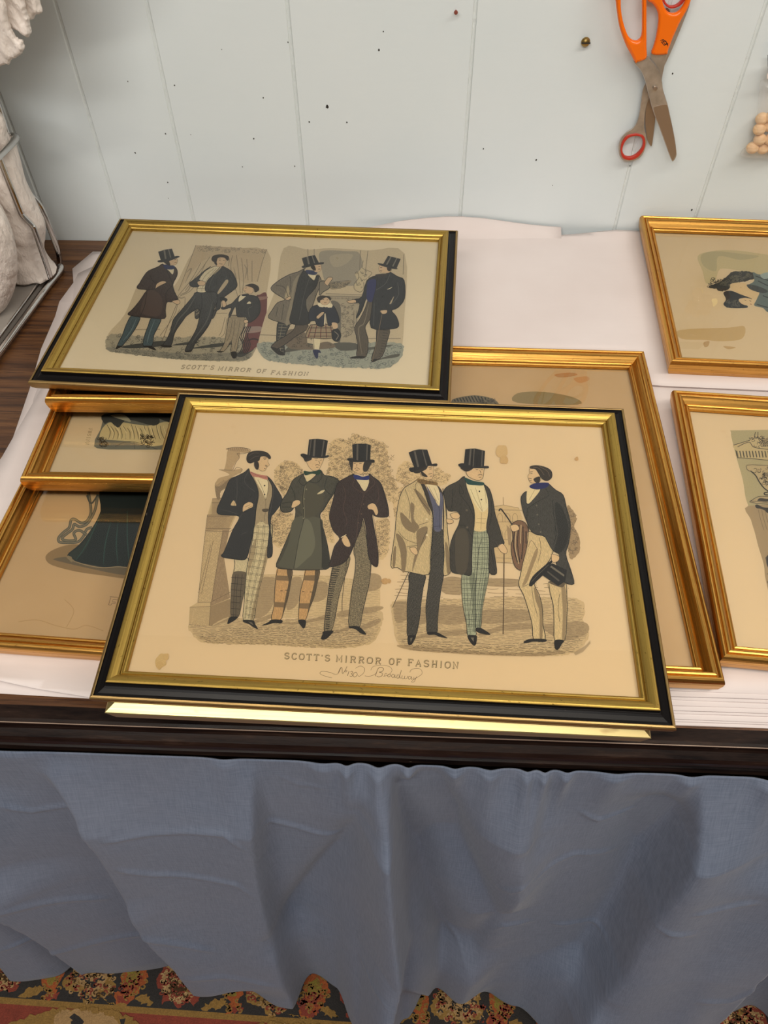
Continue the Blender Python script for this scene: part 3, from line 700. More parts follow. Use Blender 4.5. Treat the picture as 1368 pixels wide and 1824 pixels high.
def pillow(name, outline, y, thick, label, material, wr=.006, freq=30, seed=0, n=46, jag=0, folds=(), cat_='plastic bag', group=None, lean=0.0, floor_z=TZ + .0145):
    """puffed plastic body: outline measured in the plane y, its own depth and creases"""
    pts = cat2(outline, 5)
    if jag:
        r_ = random.Random(seed); pts = [(a + r_.uniform(-jag, jag), b_ + r_.uniform(-jag, jag)) for a, b_ in pts]
    W3 = [ony(u, v, y) for u, v in pts]; P = [(p.x, p.z) for p in W3]
    x0, x1 = min(p[0] for p in P), max(p[0] for p in P); z0, z1 = min(p[1] for p in P), max(p[1] for p in P)
    bm = bmesh.new(); vs = [bm.verts.new((a, 0, c)) for a, c in P]; bm.faces.new(vs)
    st = max(x1 - x0, z1 - z0) / n
    for ax_, lo, hi in ((0, x0, x1), (2, z0, z1)):
        q = lo + st
        while q < hi:
            co = [0, 0, 0]; no = [0, 0, 0]; co[ax_] = q + 1e-5; no[ax_] = 1
            bmesh.ops.bisect_plane(bm, geom=bm.verts[:] + bm.edges[:] + bm.faces[:], plane_co=co, plane_no=no); q += st
    bmesh.ops.triangulate(bm, faces=bm.faces[:]); bm.verts.ensure_lookup_table()
    Pa = np.array(P); Pb = np.roll(Pa, -1, 0)
    def dist(x, z):
        d = Pb - Pa; t = np.clip(((x - Pa[:, 0]) * d[:, 0] + (z - Pa[:, 1]) * d[:, 1]) / (np.sum(d * d, 1) + 1e-12), 0, 1)
        return float(np.min(np.hypot(Pa[:, 0] + t * d[:, 0] - x, Pa[:, 1] + t * d[:, 1] - z)))
    fr = []; 
    V0 = [(v_.co.x, v_.co.z) for v_ in bm.verts]; F0 = [tuple(q.index for q in f.verts) for f in bm.faces]; bm.free()
    D = [dist(*p) for p in V0]; mx = max(D)
    V = []; 
    def wrk(x, z, s_):
        a = noise.noise(Vector((x * freq, z * freq * .45, seed + s_))); r2 = 1 - abs(noise.noise(Vector((x * freq * .6 + 3, z * freq * .35, seed + 9 + s_)))) * 2
        return wr * (a * .7 + r2 * .6 + .35 * noise.noise(Vector((x * freq * 3, z * freq * 1.5, seed + s_))))
    for s_, sg in ((0, -1), (5, 1)):
        for (x, z), d in zip(V0, D):
            e = min(1, d / (thick * 1.1)); h = thick * math.sqrt(max(0, 1 - (1 - e) ** 2)) + wrk(x, z, s_) * min(1, d / (thick * .5) + .15)
            if d < 1e-5: h = wrk(x, z, 2) * .8 * -sg * -1 if False else 0
            V.append((x, y + sg * h + lean * (z - z0) + (wrk(x, z, 2) * .9 if d < 1e9 else 0), z))
    N = len(V0); Fc = [t for t in F0] + [tuple(i + N for i in reversed(t)) for t in F0]
    V = [(a_, b_, max(c_, floor_z) if c_ < floor_z + .3 else c_) for a_, b_, c_ in V]
    bm = bmesh.new(); vv = [bm.verts.new(v_) for v_ in V]
    for f in Fc:
        try: bm.faces.new([vv[i] for i in f])
        except ValueError: pass
    bmesh.ops.remove_doubles(bm, verts=bm.verts[:], dist=1e-5); bmesh.ops.recalc_face_normals(bm, faces=bm.faces[:])
    me = bpy.data.meshes.new(name); bm.to_mesh(me); bm.free(); me.materials.append(material)
    for p in me.polygons: p.use_smooth = True
    o = bpy.data.objects.new(name, me); C.objects.link(o); tag(o, label, cat_, group); return o
G_ = 'white plastic bags on the wire stand'
pillow('plastic_bag', [(-260, 100), (-120, 150), (-8, 205), (12, 250), (30, 285), (46, 330), (62, 365), (77, 400), (78, 425), (76, 448), (84, 470), (100, 488), (107, 497), (104, 505), (88, 503), (72, 508), (55, 517), (38, 521), (24, 530), (10, 548), (-20, 570), (-140, 600), (-260, 560)],
       .955, .030, 'crumpled white plastic bag with a flared corner hanging inside the chrome wires', M_BAG, .009, 34, 3, 80, group=G_)
pillow('plastic_bag', [(-260, 250), (-120, 300), (-30, 350), (0, 378), (12, 400), (22, 425), (29, 455), (30, 482), (27, 510), (18, 535), (5, 556), (-30, 600), (-120, 660), (-260, 700)],
       .865, .030, 'smooth rounded white plastic bag nearest the camera at the left edge', M_BAG, .0045, 22, 8, 60, group=G_)
shade_bundle = pillow('plastic_bag', [(-300, -300), (-260, -620), (-80, -720), (100, -660), (190, -560), (215, -400), (205, -230), (180, -120), (120, -75), (60, -55), (10, -40), (-12, 20), (-26, 170), (-32, 400), (-120, 440), (-300, 420)],
       .985, .05, 'torn ruffled white plastic bag end at upper left, unseen bundle added to shade the wall', M_BAG, .007, 30, 14, 70, group=G_)  # unseen bulk above the torn flaps, added to shade the left wall
for k, (ol_, yy, sd) in enumerate((([(-60, -90), (20, -110), (50, -60), (62, -20), (68, 0), (73, 14), (74, 23), (66, 25), (59, 33), (53, 38), (49, 35), (42, 20), (30, 14), (16, 10), (-20, 20)], .945, 3),
        ([(-80, -60), (0, -80), (40, -30), (44, 10), (51, 34), (54, 52), (54, 60), (51, 68), (45, 63), (34, 57), (18, 49), (8, 40), (-20, 40)], .930, 5),
        ([(-90, -40), (-20, -50), (8, 10), (16, 46), (24, 62), (30, 70), (38, 73), (41, 80), (44, 88), (40, 92), (38, 97), (31, 101), (26, 104), (20, 109), (17, 114), (4, 117), (-20, 119), (-90, 125)], .915, 7))):
    fl_p = pillow('torn_handle_flap', ol_, yy, .0045, None, M_BAG, .0045, 44, sd, 60, jag=1.2, cat_=None); fl_p.parent = shade_bundle


# ------------------------------------------------------------ things on the wall: scissors, screw, nail, bag of beads
M_STEEL, n, l, b = mat('used scissor steel', (0.40, 0.36, 0.32), 0.34, 0.75)
l.new(ramp(n, l, nz(n, l, coords(n, l, 'Object', (1, 1, 1)), 70, 4), [(0.3, (0.40, 0.36, 0.32)), (0.7, (0.58, 0.54, 0.50))]), b.inputs['Base Color'])
M_BEVEL, *_ = mat('steel with painted bronze reflection', (0.36, 0.285, 0.225), 0.3, 0.75)  # bronze tone is a reflection on the steel, put into its colour
M_ORANGE, *_ = mat('glossy orange plastic', (0.90, 0.165, 0.003), 0.22)
M_REDP, *_ = mat('red plastic', (0.48, 0.035, 0.02), 0.3)
M_BRASS, *_ = mat('dull brass', (0.36, 0.24, 0.08), 0.35, 1.0)
M_RUST, *_ = mat('rusty red nail', (0.22, 0.05, 0.03), 0.6)
M_MARK, *_ = mat('black marker scribble', (0.03, 0.01, 0.005), 0.6)
def cf(p): return [(1000 + a / 3.717, b_ / 3.717) for a, b_ in p]
def plate(name, loops, yc, th, material, parent, bev=.0008, smooth=(True,), org=Vector((0, 0, 0))):
    """flat part with holes, cut from outlines on the wall plane and given its thickness and rounded edges"""
    cu = bpy.data.curves.new(name, 'CURVE'); cu.dimensions = '2D'; cu.fill_mode = 'BOTH'; cu.extrude = max(1e-5, th / 2 - bev); cu.bevel_depth = bev; cu.bevel_resolution = 3; cu.offset = -bev
    for k, lp in enumerate(loops):
        q = cat2(lp, 6) if smooth[min(k, len(smooth) - 1)] else lp
        sp_ = cu.splines.new('POLY'); sp_.points.add(len(q) - 1); sp_.use_cyclic_u = True
        for i, (u, v) in enumerate(q):
            p = ony(u, v, yc) - org; sp_.points[i].co = (p.x, p.z, 0, 1)
    t = bpy.data.objects.new('tmp', cu); C.objects.link(t); dg = bpy.context.evaluated_depsgraph_get()
    me = bpy.data.meshes.new_from_object(t.evaluated_get(dg)); bpy.data.objects.remove(t)
    me.materials.clear(); me.materials.append(material); me.transform(Matrix.Rotation(math.radians(90), 4, 'X')); me.transform(Matrix.Translation((0, yc, 0)))
    me.name = name; o = bpy.data.objects.new(name, me); C.objects.link(o)
    if parent is not None: o.parent = parent
    return o
A = ony(1167, 157, 1.05)
sc2 = empty('scissors', (0, 0, 0), label='all steel scissors with red ringed finger holes, hanging behind the orange pair', cat='scissors')
plate('steel_blade', [cf([(548, 565), (530, 640), (520, 720), (505, 790), (478, 840), (430, 875), (395, 915), (378, 965), (382, 1025), (405, 1058), (445, 1068), (500, 1055), (540, 1015), (562, 950), (560, 890), (548, 840), (553, 750), (575, 660), (640, 520), (730, 330), (805, 150), (850, 20), (815, 15), (760, 150), (690, 300), (620, 420)]),
      cf([(475, 890), (430, 910), (400, 955), (398, 1005), (425, 1042), (470, 1040), (520, 1000), (540, 950), (530, 905)])], 1.0575, .0026, M_STEEL, sc2, .0006)
plate('red_ring', [cf([(478, 882), (430, 896), (398, 940), (390, 995), (405, 1042), (450, 1056), (500, 1040), (540, 995), (554, 945), (545, 900), (515, 884)]),
      cf([(478, 897), (440, 912), (412, 950), (403, 995), (420, 1028), (455, 1036), (495, 1018), (528, 980), (538, 940), (528, 908), (505, 897)])], 1.0572, .0052, M_REDP, sc2, .0009)
plate('steel_blade', [cf([(575, 560), (558, 700), (553, 800), (562, 900), (580, 950), (597, 965), (608, 900), (622, 780), (625, 690), (640, 600), (610, 470), (650, 300), (720, 100), (680, 60), (630, 250), (580, 430)])], 1.0608, .0022, M_BEVEL, sc2, .0005)
plate('red_ring', [cf([(650, -60), (670, 10), (705, 48), (750, 50), (800, 20), (835, -50), (820, -140), (740, -170), (670, -130)]), cf([(668, -60), (685, 5), (712, 34), (748, 34), (785, 8), (815, -50), (800, -125), (740, -150), (685, -120)])], 1.0565, .005, M_REDP, sc2, .0009)
sc1 = empty('scissors', (0, 0, 0), label='large orange handled scissors hanging open on the wall', cat='scissors')
plate('blade', [cf([(600, 340), (695, 340), (688, 400), (668, 500), (660, 560), (640, 640), (622, 700), (612, 600), (590, 500), (592, 420)])], 1.0530, .0026, M_STEEL, sc1, .0005)
hd_ = plate('handle', [cf([(560, -30), (572, 4), (600, 20), (628, 60), (640, 110), (636, 180), (622, 260), (608, 310), (600, 356), (692, 356), (705, 330), (735, 250), (785, 140), (830, 60), (860, -20), (885, -140), (870, -250), (790, -310), (680, -300), (600, -220), (560, -120)]),
      cf([(668, -140), (664, -40), (672, 20), (690, 62), (720, 84), (760, 82), (795, 50), (820, 0), (835, -80), (830, -180), (790, -245), (720, -240), (680, -200)])], 1.0515, .0085, M_ORANGE, sc1, .003)
bl_ = plate('blade', [cf([(478, 400), (560, 365), (592, 395), (625, 435), (650, 480), (664, 530), (672, 590), (690, 650), (705, 700), (722, 780), (745, 890), (760, 990), (760, 1030), (738, 1066), (722, 1045), (690, 960), (650, 850), (605, 730), (575, 620), (555, 540), (528, 470)])], 1.0480, .0028, M_STEEL, sc1, .0005)
plate('ground_bevel', [cf([(612, 725), (640, 700), (690, 692), (702, 705), (722, 790), (744, 895), (757, 990), (756, 1026), (738, 1058), (726, 1042), (694, 956), (655, 848)])], 1.0464, .0006, M_BEVEL, bl_, .0001)
plate('handle', [cf([(352, -60), (360, 20), (366, 70), (380, 160), (400, 230), (430, 305), (460, 360), (486, 410), (500, 408), (560, 380), (562, 300), (562, 150), (562, 0), (560, -120), (530, -240), (450, -290), (380, -230), (350, -140)]),
      cf([(392, -80), (392, 0), (394, 60), (405, 130), (424, 195), (446, 243), (480, 267), (512, 262), (530, 225), (533, 120), (532, 0), (528, -100), (500, -200), (450, -240), (405, -180)])], 1.0475, .0095, M_ORANGE, sc1, .0035)
plate('pivot_screw', [[(1167 + 4.2 * math.cos(a * .5236), 157 + 4.2 * math.sin(a * .5236)) for a in range(12)]], 1.0455, .003, M_BEVEL, sc1, .0008, (False,))
V, Fc = [], []
def stroke3(pts, wd, yc, V, Fc):
    for i in range(len(pts) - 1):
        (a, b_), (c, d) = pts[i], pts[i + 1]; L = math.hypot(c - a, d - b_) or 1; nx, ny = -(d - b_) / L * wd / 2, (c - a) / L * wd / 2
        k = len(V); V += [tuple(ony(*p, yc)) for p in ((a + nx, b_ + ny), (c + nx, d + ny), (c - nx, d - ny), (a - nx, b_ - ny))]; Fc.append((k, k + 1, k + 2, k + 3))
for s_ in ([(655, 268), (675, 262), (700, 285)], [(665, 280), (690, 270), (705, 300)], [(660, 275), (680, 300), (708, 290)], [(678, 300), (700, 285), (706, 304)], [(668, 262), (684, 290)]):
    stroke3(cf(s_), 1.1, 1.0470, V, Fc)
mesh_obj('marker_scribble', V, Fc, M_MARK, hd_)
hk = empty('wall_hook', (0, 0, 0), label='small steel nail the scissors hang from, above the frame edge', cat='nail')
tube('nail_shaft', [ony(1120, -40, 1.0662), ony(1120, -40, 1.036)], .0015, M_STEEL, hk, smooth_path=False)

def lathe_y(name, prof, org, material, parent=None, n=20):
    V = []; Fc = []
    for (r, d) in prof:
        for k in range(n): a = 6.28318 * k / n; V.append((org.x + r * math.cos(a), org.y - d, org.z + r * math.sin(a)))
    for i in range(len(prof) - 1):
        for k in range(n): Fc.append((i * n + k, i * n + (k + 1) % n, (i + 1) * n + (k + 1) % n, (i + 1) * n + k))
    Fc.append(tuple((len(prof) - 1) * n + k for k in range(n)))
    return mesh_obj(name, V, Fc, material, parent, smooth=False)
p = ony(1042.5, 73, 1.0662)
scr = empty('wall_screw', (0, 0, 0), label='round brass slotted screw head in the blue wall left of the scissors', cat='screw')
sh_ = lathe_y('screw_head', [(.0022, -.002), (.0022, .003), (.0056, .003), (.0054, .0045), (.0040, .0062), (.0020, .0070), (.0001, .0072)], p, M_BRASS, scr)
V, Fc = [], []; box_data(p.x - .0054, p.x + .0054, p.y - .0076, p.y - .0055, p.z - .0006, p.z + .0006, V, Fc); mesh_obj('slot', V, Fc, M_HOLE, sh_)
p = ony(812, 19, 1.0662)
nl = lathe_y('wall_nail', [(.0011, -.002), (.0011, .006), (.0024, .006), (.0022, .0072), (.0001, .0076)], p, M_RUST); tag(nl, 'small rusty red nail stuck in the wall at top centre', 'nail')

# bag of wooden beads
M_BEAD, n, l, b = mat('bare turned wood', (0.83, 0.56, 0.32), 0.45)
l.new(ramp(n, l, nz(n, l, coords(n, l, 'Object', (1, 1, 5)), 60, 3), [(0.3, (0.72, 0.44, 0.22)), (0.7, (0.88, 0.62, 0.37))]), b.inputs['Base Color'])
M_FILM = bpy.data.materials.new('clear plastic film'); M_FILM.use_nodes = True; n, l = M_FILM.node_tree.nodes, M_FILM.node_tree.links
n.remove(n['Principled BSDF']); t_ = n.new('ShaderNodeBsdfTransparent'); d_ = n.new('ShaderNodeBsdfDiffuse'); d_.inputs[0].default_value = (.8, .76, .72, 1); g_ = n.new('ShaderNodeBsdfGlossy'); g_.inputs['Roughness'].default_value = .12
m1 = n.new('ShaderNodeMixShader'); m1.inputs[0].default_value = .10; l.new(t_.outputs[0], m1.inputs[1]); l.new(d_.outputs[0], m1.inputs[2])
m2 = n.new('ShaderNodeMixShader'); m2.inputs[0].default_value = .05; l.new(m1.outputs[0], m2.inputs[1]); l.new(g_.outputs[0], m2.inputs[2]); l.new(m2.outputs[0], n['Material Output'].inputs['Surface'])
def cb(p): return [(1280 + a / 8.295, 80 + b_ / 8.295) for a, b_ in p]
def bead_px(a, b_, y=1.045): u, v = cb([(a, b_)])[0]; return ony(u, v, y)
bd0 = None
R0 = .0078
where = ['at the pointed lower left corner of the bag', 'second from left in the bottom row of the bag', 'upper bead above the corner one', 'third bead up along the left edge of the bag', 'topmost bead at the left of the bag',
         'partly cut by the right picture edge, bottom row', 'right edge bead in the second row', 'right edge bead in the third row', 'right edge bead in the top row']
spots = [(500, 1520), (655, 1525), (610, 1395), (603, 1245), (640, 1090), (808, 1530), (765, 1395), (745, 1190), (790, 1060), (955, 1520), (915, 1385), (895, 1240), (930, 1100), (1060, 1390), (1080, 1240)]
me0 = None
for i, (a, b_) in enumerate(spots):
    if me0 is None:
        bm = bmesh.new(); bmesh.ops.create_uvsphere(bm, u_segments=24, v_segments=16, radius=R0); me0 = bpy.data.meshes.new('wooden_bead'); bm.to_mesh(me0); bm.free(); me0.materials.append(M_BEAD)
        for q in me0.polygons: q.use_smooth = True
        bd0 = bpy.data.objects.new('wooden_bead', me0); o = bd0
    else: o = bd0.copy()
    C.objects.link(o); o.location = bead_px(a, b_, 1.052 + (.0035 if i % 3 == 1 else 0)); o.scale = (1.05, 1, .96)
    tag(o, 'round bare wood bead, ' + where[i] if i < len(where) else 'round bare wood bead in the clear bag hidden past the right picture edge', 'bead', 'wooden beads in the clear bag')
bagc = empty('bead_bag', (0, 0, 0), label='clear plastic bag of wooden beads hanging on the wall at the right edge', cat='bag')
ol = cb([(330, 1640), (420, 1520), (520, 1370), (545, 1220), (570, 1040), (590, 800), (610, 600), (640, 530), (800, 500), (1300, 480), (1500, 500), (1500, 1600), (1200, 1670), (730, 1668)])
fb = pillow('clear_film', ol, 1.050, .0105, None, M_FILM, .0016, 60, 4, 50, cat_=None); fb.parent = bagc
M_CARD, *_ = mat('white header card', (0.80, 0.70, 0.66), 0.6); M_DKC, *_ = mat('dark grey card stripe', (0.08, 0.08, 0.09), 0.6)
plate('header_card', [cb([(712, 500), (716, 440), (735, 400), (1500, 380), (1500, 490)])], 1.046, .0012, M_CARD, bagc, .0002, (False,))
plate('header_card_band', [cb([(735, 398), (728, 300), (725, 150), (1500, 130), (1500, 378)])], 1.049, .0012, M_DKC, bagc, .0002, (False,))

# ------------------------------------------------------------ the engraving in the front black and gold frame
K1 = (.97, 1.0, 1.02)
INK, SH1, SH2, SH3 = (40, 34, 30), (196, 166, 124), (168, 140, 104), (138, 114, 86)
SKIN = (228, 192, 146)
def tophat(a, crown, brim, lights):
    a.poly((34, 29, 27), crown, False)
    for lp in lights: a.poly((104, 94, 82), lp, False)
    a.poly((38, 32, 29), brim)
def head(a, face, hair, feats=(), col=SKIN, hc=(52, 42, 34)):
    a.poly(INK, [(x, y) for x, y in face]); cx_ = sum(p[0] for p in face) / len(face); cy_ = sum(p[1] for p in face) / len(face)
    a.poly(col, [(cx_ + (x - cx_) * .955, cy_ + (y - cy_) * .965) for x, y in face])
    for h_ in hair: a.poly(hc, h_)
    for f_ in feats: a.line((60, 44, 36), 3.2, f_)
def body(a, col, pts, out=(26, 22, 20), wd=4, sm=True):
    a.poly(col, pts, sm)
    ys_ = [p[1] for p in pts]; xs_ = [p[0] for p in pts]
    if (max(ys_) - min(ys_)) > 120 and (max(xs_) - min(xs_)) > 40:
        q_ = cat2(pts, 3) if sm else pts; dk_ = tuple(c_ * .74 for c_ in col) if sum(col) > 240 else tuple(c_ + 26 for c_ in col)
        a.hatch(dk_, 1.5, q_, 78, 6.5, 14, 46, 1.2)
        xm_ = sum(xs_) / len(xs_); rim = [((x_ - xm_) * .90 + xm_ + 3, y_) for x_, y_ in q_]
        a.hatch(tuple(c_ * .62 for c_ in col), 2.0, [p for p in q_ if p[0] > xm_] + [p for p in reversed(rim) if p[0] > xm_ + 3], 70, 5, 0, 22, 1)
    a.line(out, wd, cat2(pts + [pts[0]], 3, False) if sm else pts + [pts[0]], sm=False)
AM = FM.art(K1)
AM.crop(330, 760, 3.8)
# backdrop: stone pedestal with an urn, trees, ground
pd = [(183, 488), (330, 470), (345, 600), (300, 700), (262, 880), (306, 1285), (160, 1355), (24, 1340), (30, 1222), (85, 1188), (128, 780), (150, 600)]
AM.poly((212, 182, 136), pd, False)
AM.poly((186, 156, 116), [(182, 488), (330, 482), (335, 600), (290, 700), (140, 706), (148, 600), (180, 590)], False)
AM.poly((176, 146, 110), [(300, 690), (262, 880), (305, 1160), (170, 1215), (190, 1100), (255, 700)], False)
AM.poly((168, 140, 104), [(172, 1215), (306, 1165), (308, 1285), (160, 1355)], False)
for lp in ([(183, 488), (330, 482)], [(180, 515), (330, 512)], [(148, 598), (345, 602)], [(150, 610), (300, 606)], [(140, 690), (310, 690)], [(135, 706), (300, 712), (330, 690)], [(132, 775), (190, 770), (110, 1130), (85, 1120)], [(172, 800), (95, 1110)],
           [(85, 1190), (172, 1188), (306, 1120)], [(30, 1222), (172, 1218)], [(172, 1188), (172, 1222), (160, 1355)], [(255, 700), (190, 1100), (180, 1188)], [(24, 1340), (160, 1355), (306, 1285)], [(150, 600), (128, 780), (85, 1190)]): AM.line((122, 100, 76), 3, lp, False)
AM.hatch((146, 120, 90), 1.6, [(150, 600), (290, 606), (255, 700), (180, 1180), (85, 1188), (128, 780)], 62, 9, 6, 40)
AM.hatch((146, 120, 90), 1.8, [(30, 1222), (172, 1222), (160, 1355), (24, 1340)], 45, 8, 4, 30)
AM.hatch((128, 104, 80), 1.6, [(255, 700), (300, 690), (262, 880), (305, 1160), (170, 1215)], 80, 8, 5, 50)
AM.hatch((150, 124, 92), 1.8, [(182, 515), (240, 512), (240, 590), (160, 590)], 40, 8)
AM.poly((158, 132, 100), [(200, 400), (225, 360), (300, 345), (350, 340), (300, 400), (240, 440), (235, 488), (215, 490)])
AM.poly((196, 164, 122), [(232, 292), (262, 290), (278, 230), (290, 160), (360, 158), (370, 200), (345, 235), (320, 290), (385, 285), (372, 312), (300, 350), (240, 400), (205, 398), (225, 350), (300, 325)])
AM.poly((190, 158, 118), [(278, 148), (330, 140), (400, 142), (440, 165), (425, 178), (350, 172), (285, 158)])
for i in range(10): AM.line((120, 98, 76), 2.4, [(290 + i * 14, 143 + (i % 2)), (296 + i * 14, 164)], False)
AM.line((110, 90, 70), 3, [(278, 150), (340, 140), (420, 148), (442, 165), (400, 182), (350, 182)]); AM.line((110, 90, 70), 3, [(350, 182), (366, 210), (345, 240), (322, 292)]); AM.line((110, 90, 70), 2.5, [(330, 300), (350, 275), (386, 290), (370, 315)])
AM.line((120, 98, 76), 3, [(228, 292), (320, 296)]); AM.hatch((130, 106, 82), 2, [(205, 400), (260, 360), (300, 370), (240, 440), (235, 488), (215, 490)], 70, 8)
tree1 = [(600, 330), (620, 270), (680, 232), (750, 245), (800, 300), (790, 350), (730, 360), (690, 440), (660, 470), (640, 420), (610, 390)]
tree2 = [(960, 320), (975, 240), (960, 190), (975, 120), (1030, 75), (1100, 90), (1140, 48), (1210, 70), (1270, 85), (1330, 105), (1365, 150), (1380, 260), (1400, 330), (1440, 420), (1420, 520), (1330, 450), (1270, 330), (1130, 330), (1040, 370)]
tree3 = [(585, 620), (640, 560), (720, 590), (740, 660), (700, 740), (640, 820), (580, 760)]
tree4 = [(930, 560), (1000, 480), (1010, 600), (1000, 700), (1010, 790), (960, 760), (930, 660)]
tree5 = [(1290, 640), (1370, 620), (1385, 700), (1370, 860), (1310, 900), (1290, 780)]
for t_, n_ in ((tree1, 120), (tree2, 420), (tree3, 110), (tree4, 50), (tree5, 70)):
    AM.poly((224, 192, 144), t_, jag=10); AM.scrib((150, 124, 92), 2.2, t_, n_, 13); AM.scrib((118, 96, 72), 2.0, t_, n_ // 2, 10)
AM.crop(680, 780, 3.6)
t0 = [(-40, 20), (20, 10), (75, 120), (60, 230), (80, 330), (40, 420), (50, 600), (30, 700), (-20, 620), (0, 300), (-30, 150)]
AM.scrib((158, 130, 96), 2.2, t0, 130, 12)
AM.crop(330, 760, 3.8)
gr = [(20, 1345), (160, 1352), (300, 1290), (520, 1310), (900, 1290), (1310, 1240), (1322, 1360), (1290, 1440), (1215, 1480), (1050, 1502), (820, 1494), (560, 1478), (330, 1474), (130, 1462), (60, 1420)]
AM.poly((212, 182, 138), gr, jag=12)
mid = [(520, 1000), (640, 1000), (1000, 1010), (1320, 1060), (1320, 1250), (900, 1290), (540, 1300), (500, 1150)]
AM.poly((220, 190, 144), mid, False)
for sh in ([(510, 1030), (640, 1030), (640, 1060), (620, 1140), (560, 1260), (470, 1300), (480, 1200)], [(720, 1030), (780, 1020), (790, 1080), (760, 1200), (690, 1240), (690, 1130)], [(300, 1290), (330, 1270), (320, 1300), (240, 1330), (180, 1350)], [(450, 1320), (580, 1270), (600, 1290), (480, 1330)],
           [(650, 1325), (800, 1320), (960, 1270), (960, 1300), (820, 1330), (700, 1340)], [(1000, 1395), (1120, 1350), (1120, 1370), (1010, 1400)], [(1180, 1355), (1310, 1300), (1312, 1330), (1210, 1375)], [(1050, 1250), (1310, 1215), (1312, 1245), (1060, 1290)], [(880, 1060), (960, 1060), (950, 1160), (860, 1180)], [(1240, 1000), (1320, 1010), (1320, 1090), (1235, 1110)]):
    AM.poly((182, 154, 116), sh)
AM.hatch((134, 110, 82), 2.0, gr, 4, 8.5, 20, 60, 2.5); AM.hatch((96, 78, 60), 2.0, [(60, 1410), (300, 1360), (700, 1350), (1300, 1390), (1210, 1470), (1050, 1500), (820, 1492), (560, 1476), (330, 1472), (130, 1460)], 2, 12, 30, 34, 3)
AM.hatch((160, 132, 98), 1.6, mid, -2, 12, 20, 70, 2)
AM.hatch((112, 92, 70), 1.6, [(640, 820), (900, 860), (1000, 960), (640, 960)], 5, 16, 10, 40, 2)
# 1: bare-headed man in a black coat, plaid trousers
far = [(335, 880), (425, 890), (428, 960), (416, 1010), (406, 1090), (386, 1180), (360, 1286), (311, 1290), (309, 1180), (312, 1080), (324, 1000), (333, 950)]
body(AM, (222, 200, 158), far)
AM.poly((112, 96, 76), [(328, 985), (424, 995), (406, 1090), (386, 1180), (360, 1286), (311, 1290), (309, 1180), (312, 1080)])
for y in range(1020, 1280, 42): AM.line((46, 38, 32), 3, [(310, y), (405 - (y - 1000) * .16, y + 6)], False)
for x in (335, 350, 378): AM.line((46, 38, 32), 2.5, [(x + 8, 1000), (x - 4, 1130), (x - 8, 1285)])
near = [(470, 640), (575, 650), (590, 720), (575, 820), (548, 920), (525, 1010), (500, 1100), (480, 1210), (460, 1311), (394, 1311), (398, 1200), (405, 1090), (418, 960), (432, 880), (452, 780)]
body(AM, (226, 204, 160), near)
AM.poly((178, 154, 116), [(548, 820), (572, 830), (525, 1010), (500, 1100), (462, 1300), (440, 1300), (480, 1120), (520, 960)])
AM.poly((180, 156, 118), [(480, 760), (470, 860), (440, 960), (425, 1010), (430, 900), (455, 800)])
for y in range(668, 1310, 46): 
    xl = 452 - (y - 640) * .09 if y < 1000 else 408; xr = 590 - max(0, y - 720) * .22
    AM.line((84, 70, 54), 2.2, [(xl, y), (xr, y + 14)], False); AM.line((84, 70, 54), 1.6, [(xl, y + 9), (xr, y + 23)], False)
for dx in (0, 10, 42, 52, 84): AM.line((84, 70, 54), 2, [(488 + dx, 665), (470 + dx * .95, 860), (425 + dx * .85, 1090), (402 + dx * .6, 1300)])
AM.poly(INK, [(300, 1292), (335, 1285), (358, 1290), (330, 1315), (290, 1336), (286, 1325)]); AM.poly(INK, [(394, 1308), (460, 1312), (475, 1340), (493, 1369), (470, 1364), (430, 1337), (396, 1325)])
AM.poly((120, 108, 92), [(425, 1320), (452, 1326), (462, 1345), (445, 1335)], False)
vest = [(448, 320), (560, 335), (588, 400), (590, 480), (572, 580), (570, 652), (545, 660), (520, 640), (500, 648), (470, 665), (474, 560), (490, 460), (478, 400)]
AM.poly((184, 160, 124), vest); AM.hatch((150, 128, 98), 1.6, vest, 80, 9)
AM.poly((236, 214, 172), [(470, 335), (545, 345), (560, 400), (545, 490), (520, 440), (490, 390)]); AM.line((110, 92, 70), 2.5, [(492, 360), (530, 440), (545, 520), (535, 640)]); AM.line((110, 92, 70), 2, [(548, 350), (566, 400), (546, 500)])
for y in (395, 455): AM.poly(INK, [(536, y), (543, y + 4), (537, y + 10), (531, y + 5)])
AM.poly((90, 76, 58), [(520, 560), (560, 556), (558, 575), (530, 578)])
BK = (47, 44, 43)
coat = [(430, 284), (400, 310), (340, 340), (300, 362), (272, 425), (240, 500), (216, 556), (224, 592), (300, 600), (348, 602), (365, 622), (322, 700), (290, 780), (262, 850), (244, 872), (260, 886), (330, 897), (400, 902), (424, 870), (442, 800), (458, 720), (472, 650), (480, 560), (496, 470), (488, 410), (465, 360), (442, 320)]
body(AM, BK, coat)
body(AM, BK, [(550, 338), (580, 358), (620, 420), (658, 492), (640, 535), (600, 590), (582, 612), (577, 700), (590, 800), (588, 870), (570, 888), (556, 880), (560, 800), (570, 700), (562, 640), (566, 560), (588, 470), (586, 400)])
AM.poly((222, 188, 140), [(308, 530), (328, 500), (346, 532), (330, 536)])
for lp in ([(350, 350), (350, 470), (330, 540)], [(430, 300), (400, 360), (420, 400), (470, 440)], [(365, 622), (380, 600), (400, 570)], [(380, 730), (420, 712)], [(235, 560), (300, 575), (350, 590)], [(600, 400), (590, 500), (572, 590)]): AM.line((96, 90, 84), 2.2, lp)
AM.line((18, 16, 15), 3, [(350, 600), (400, 580), (470, 560)])
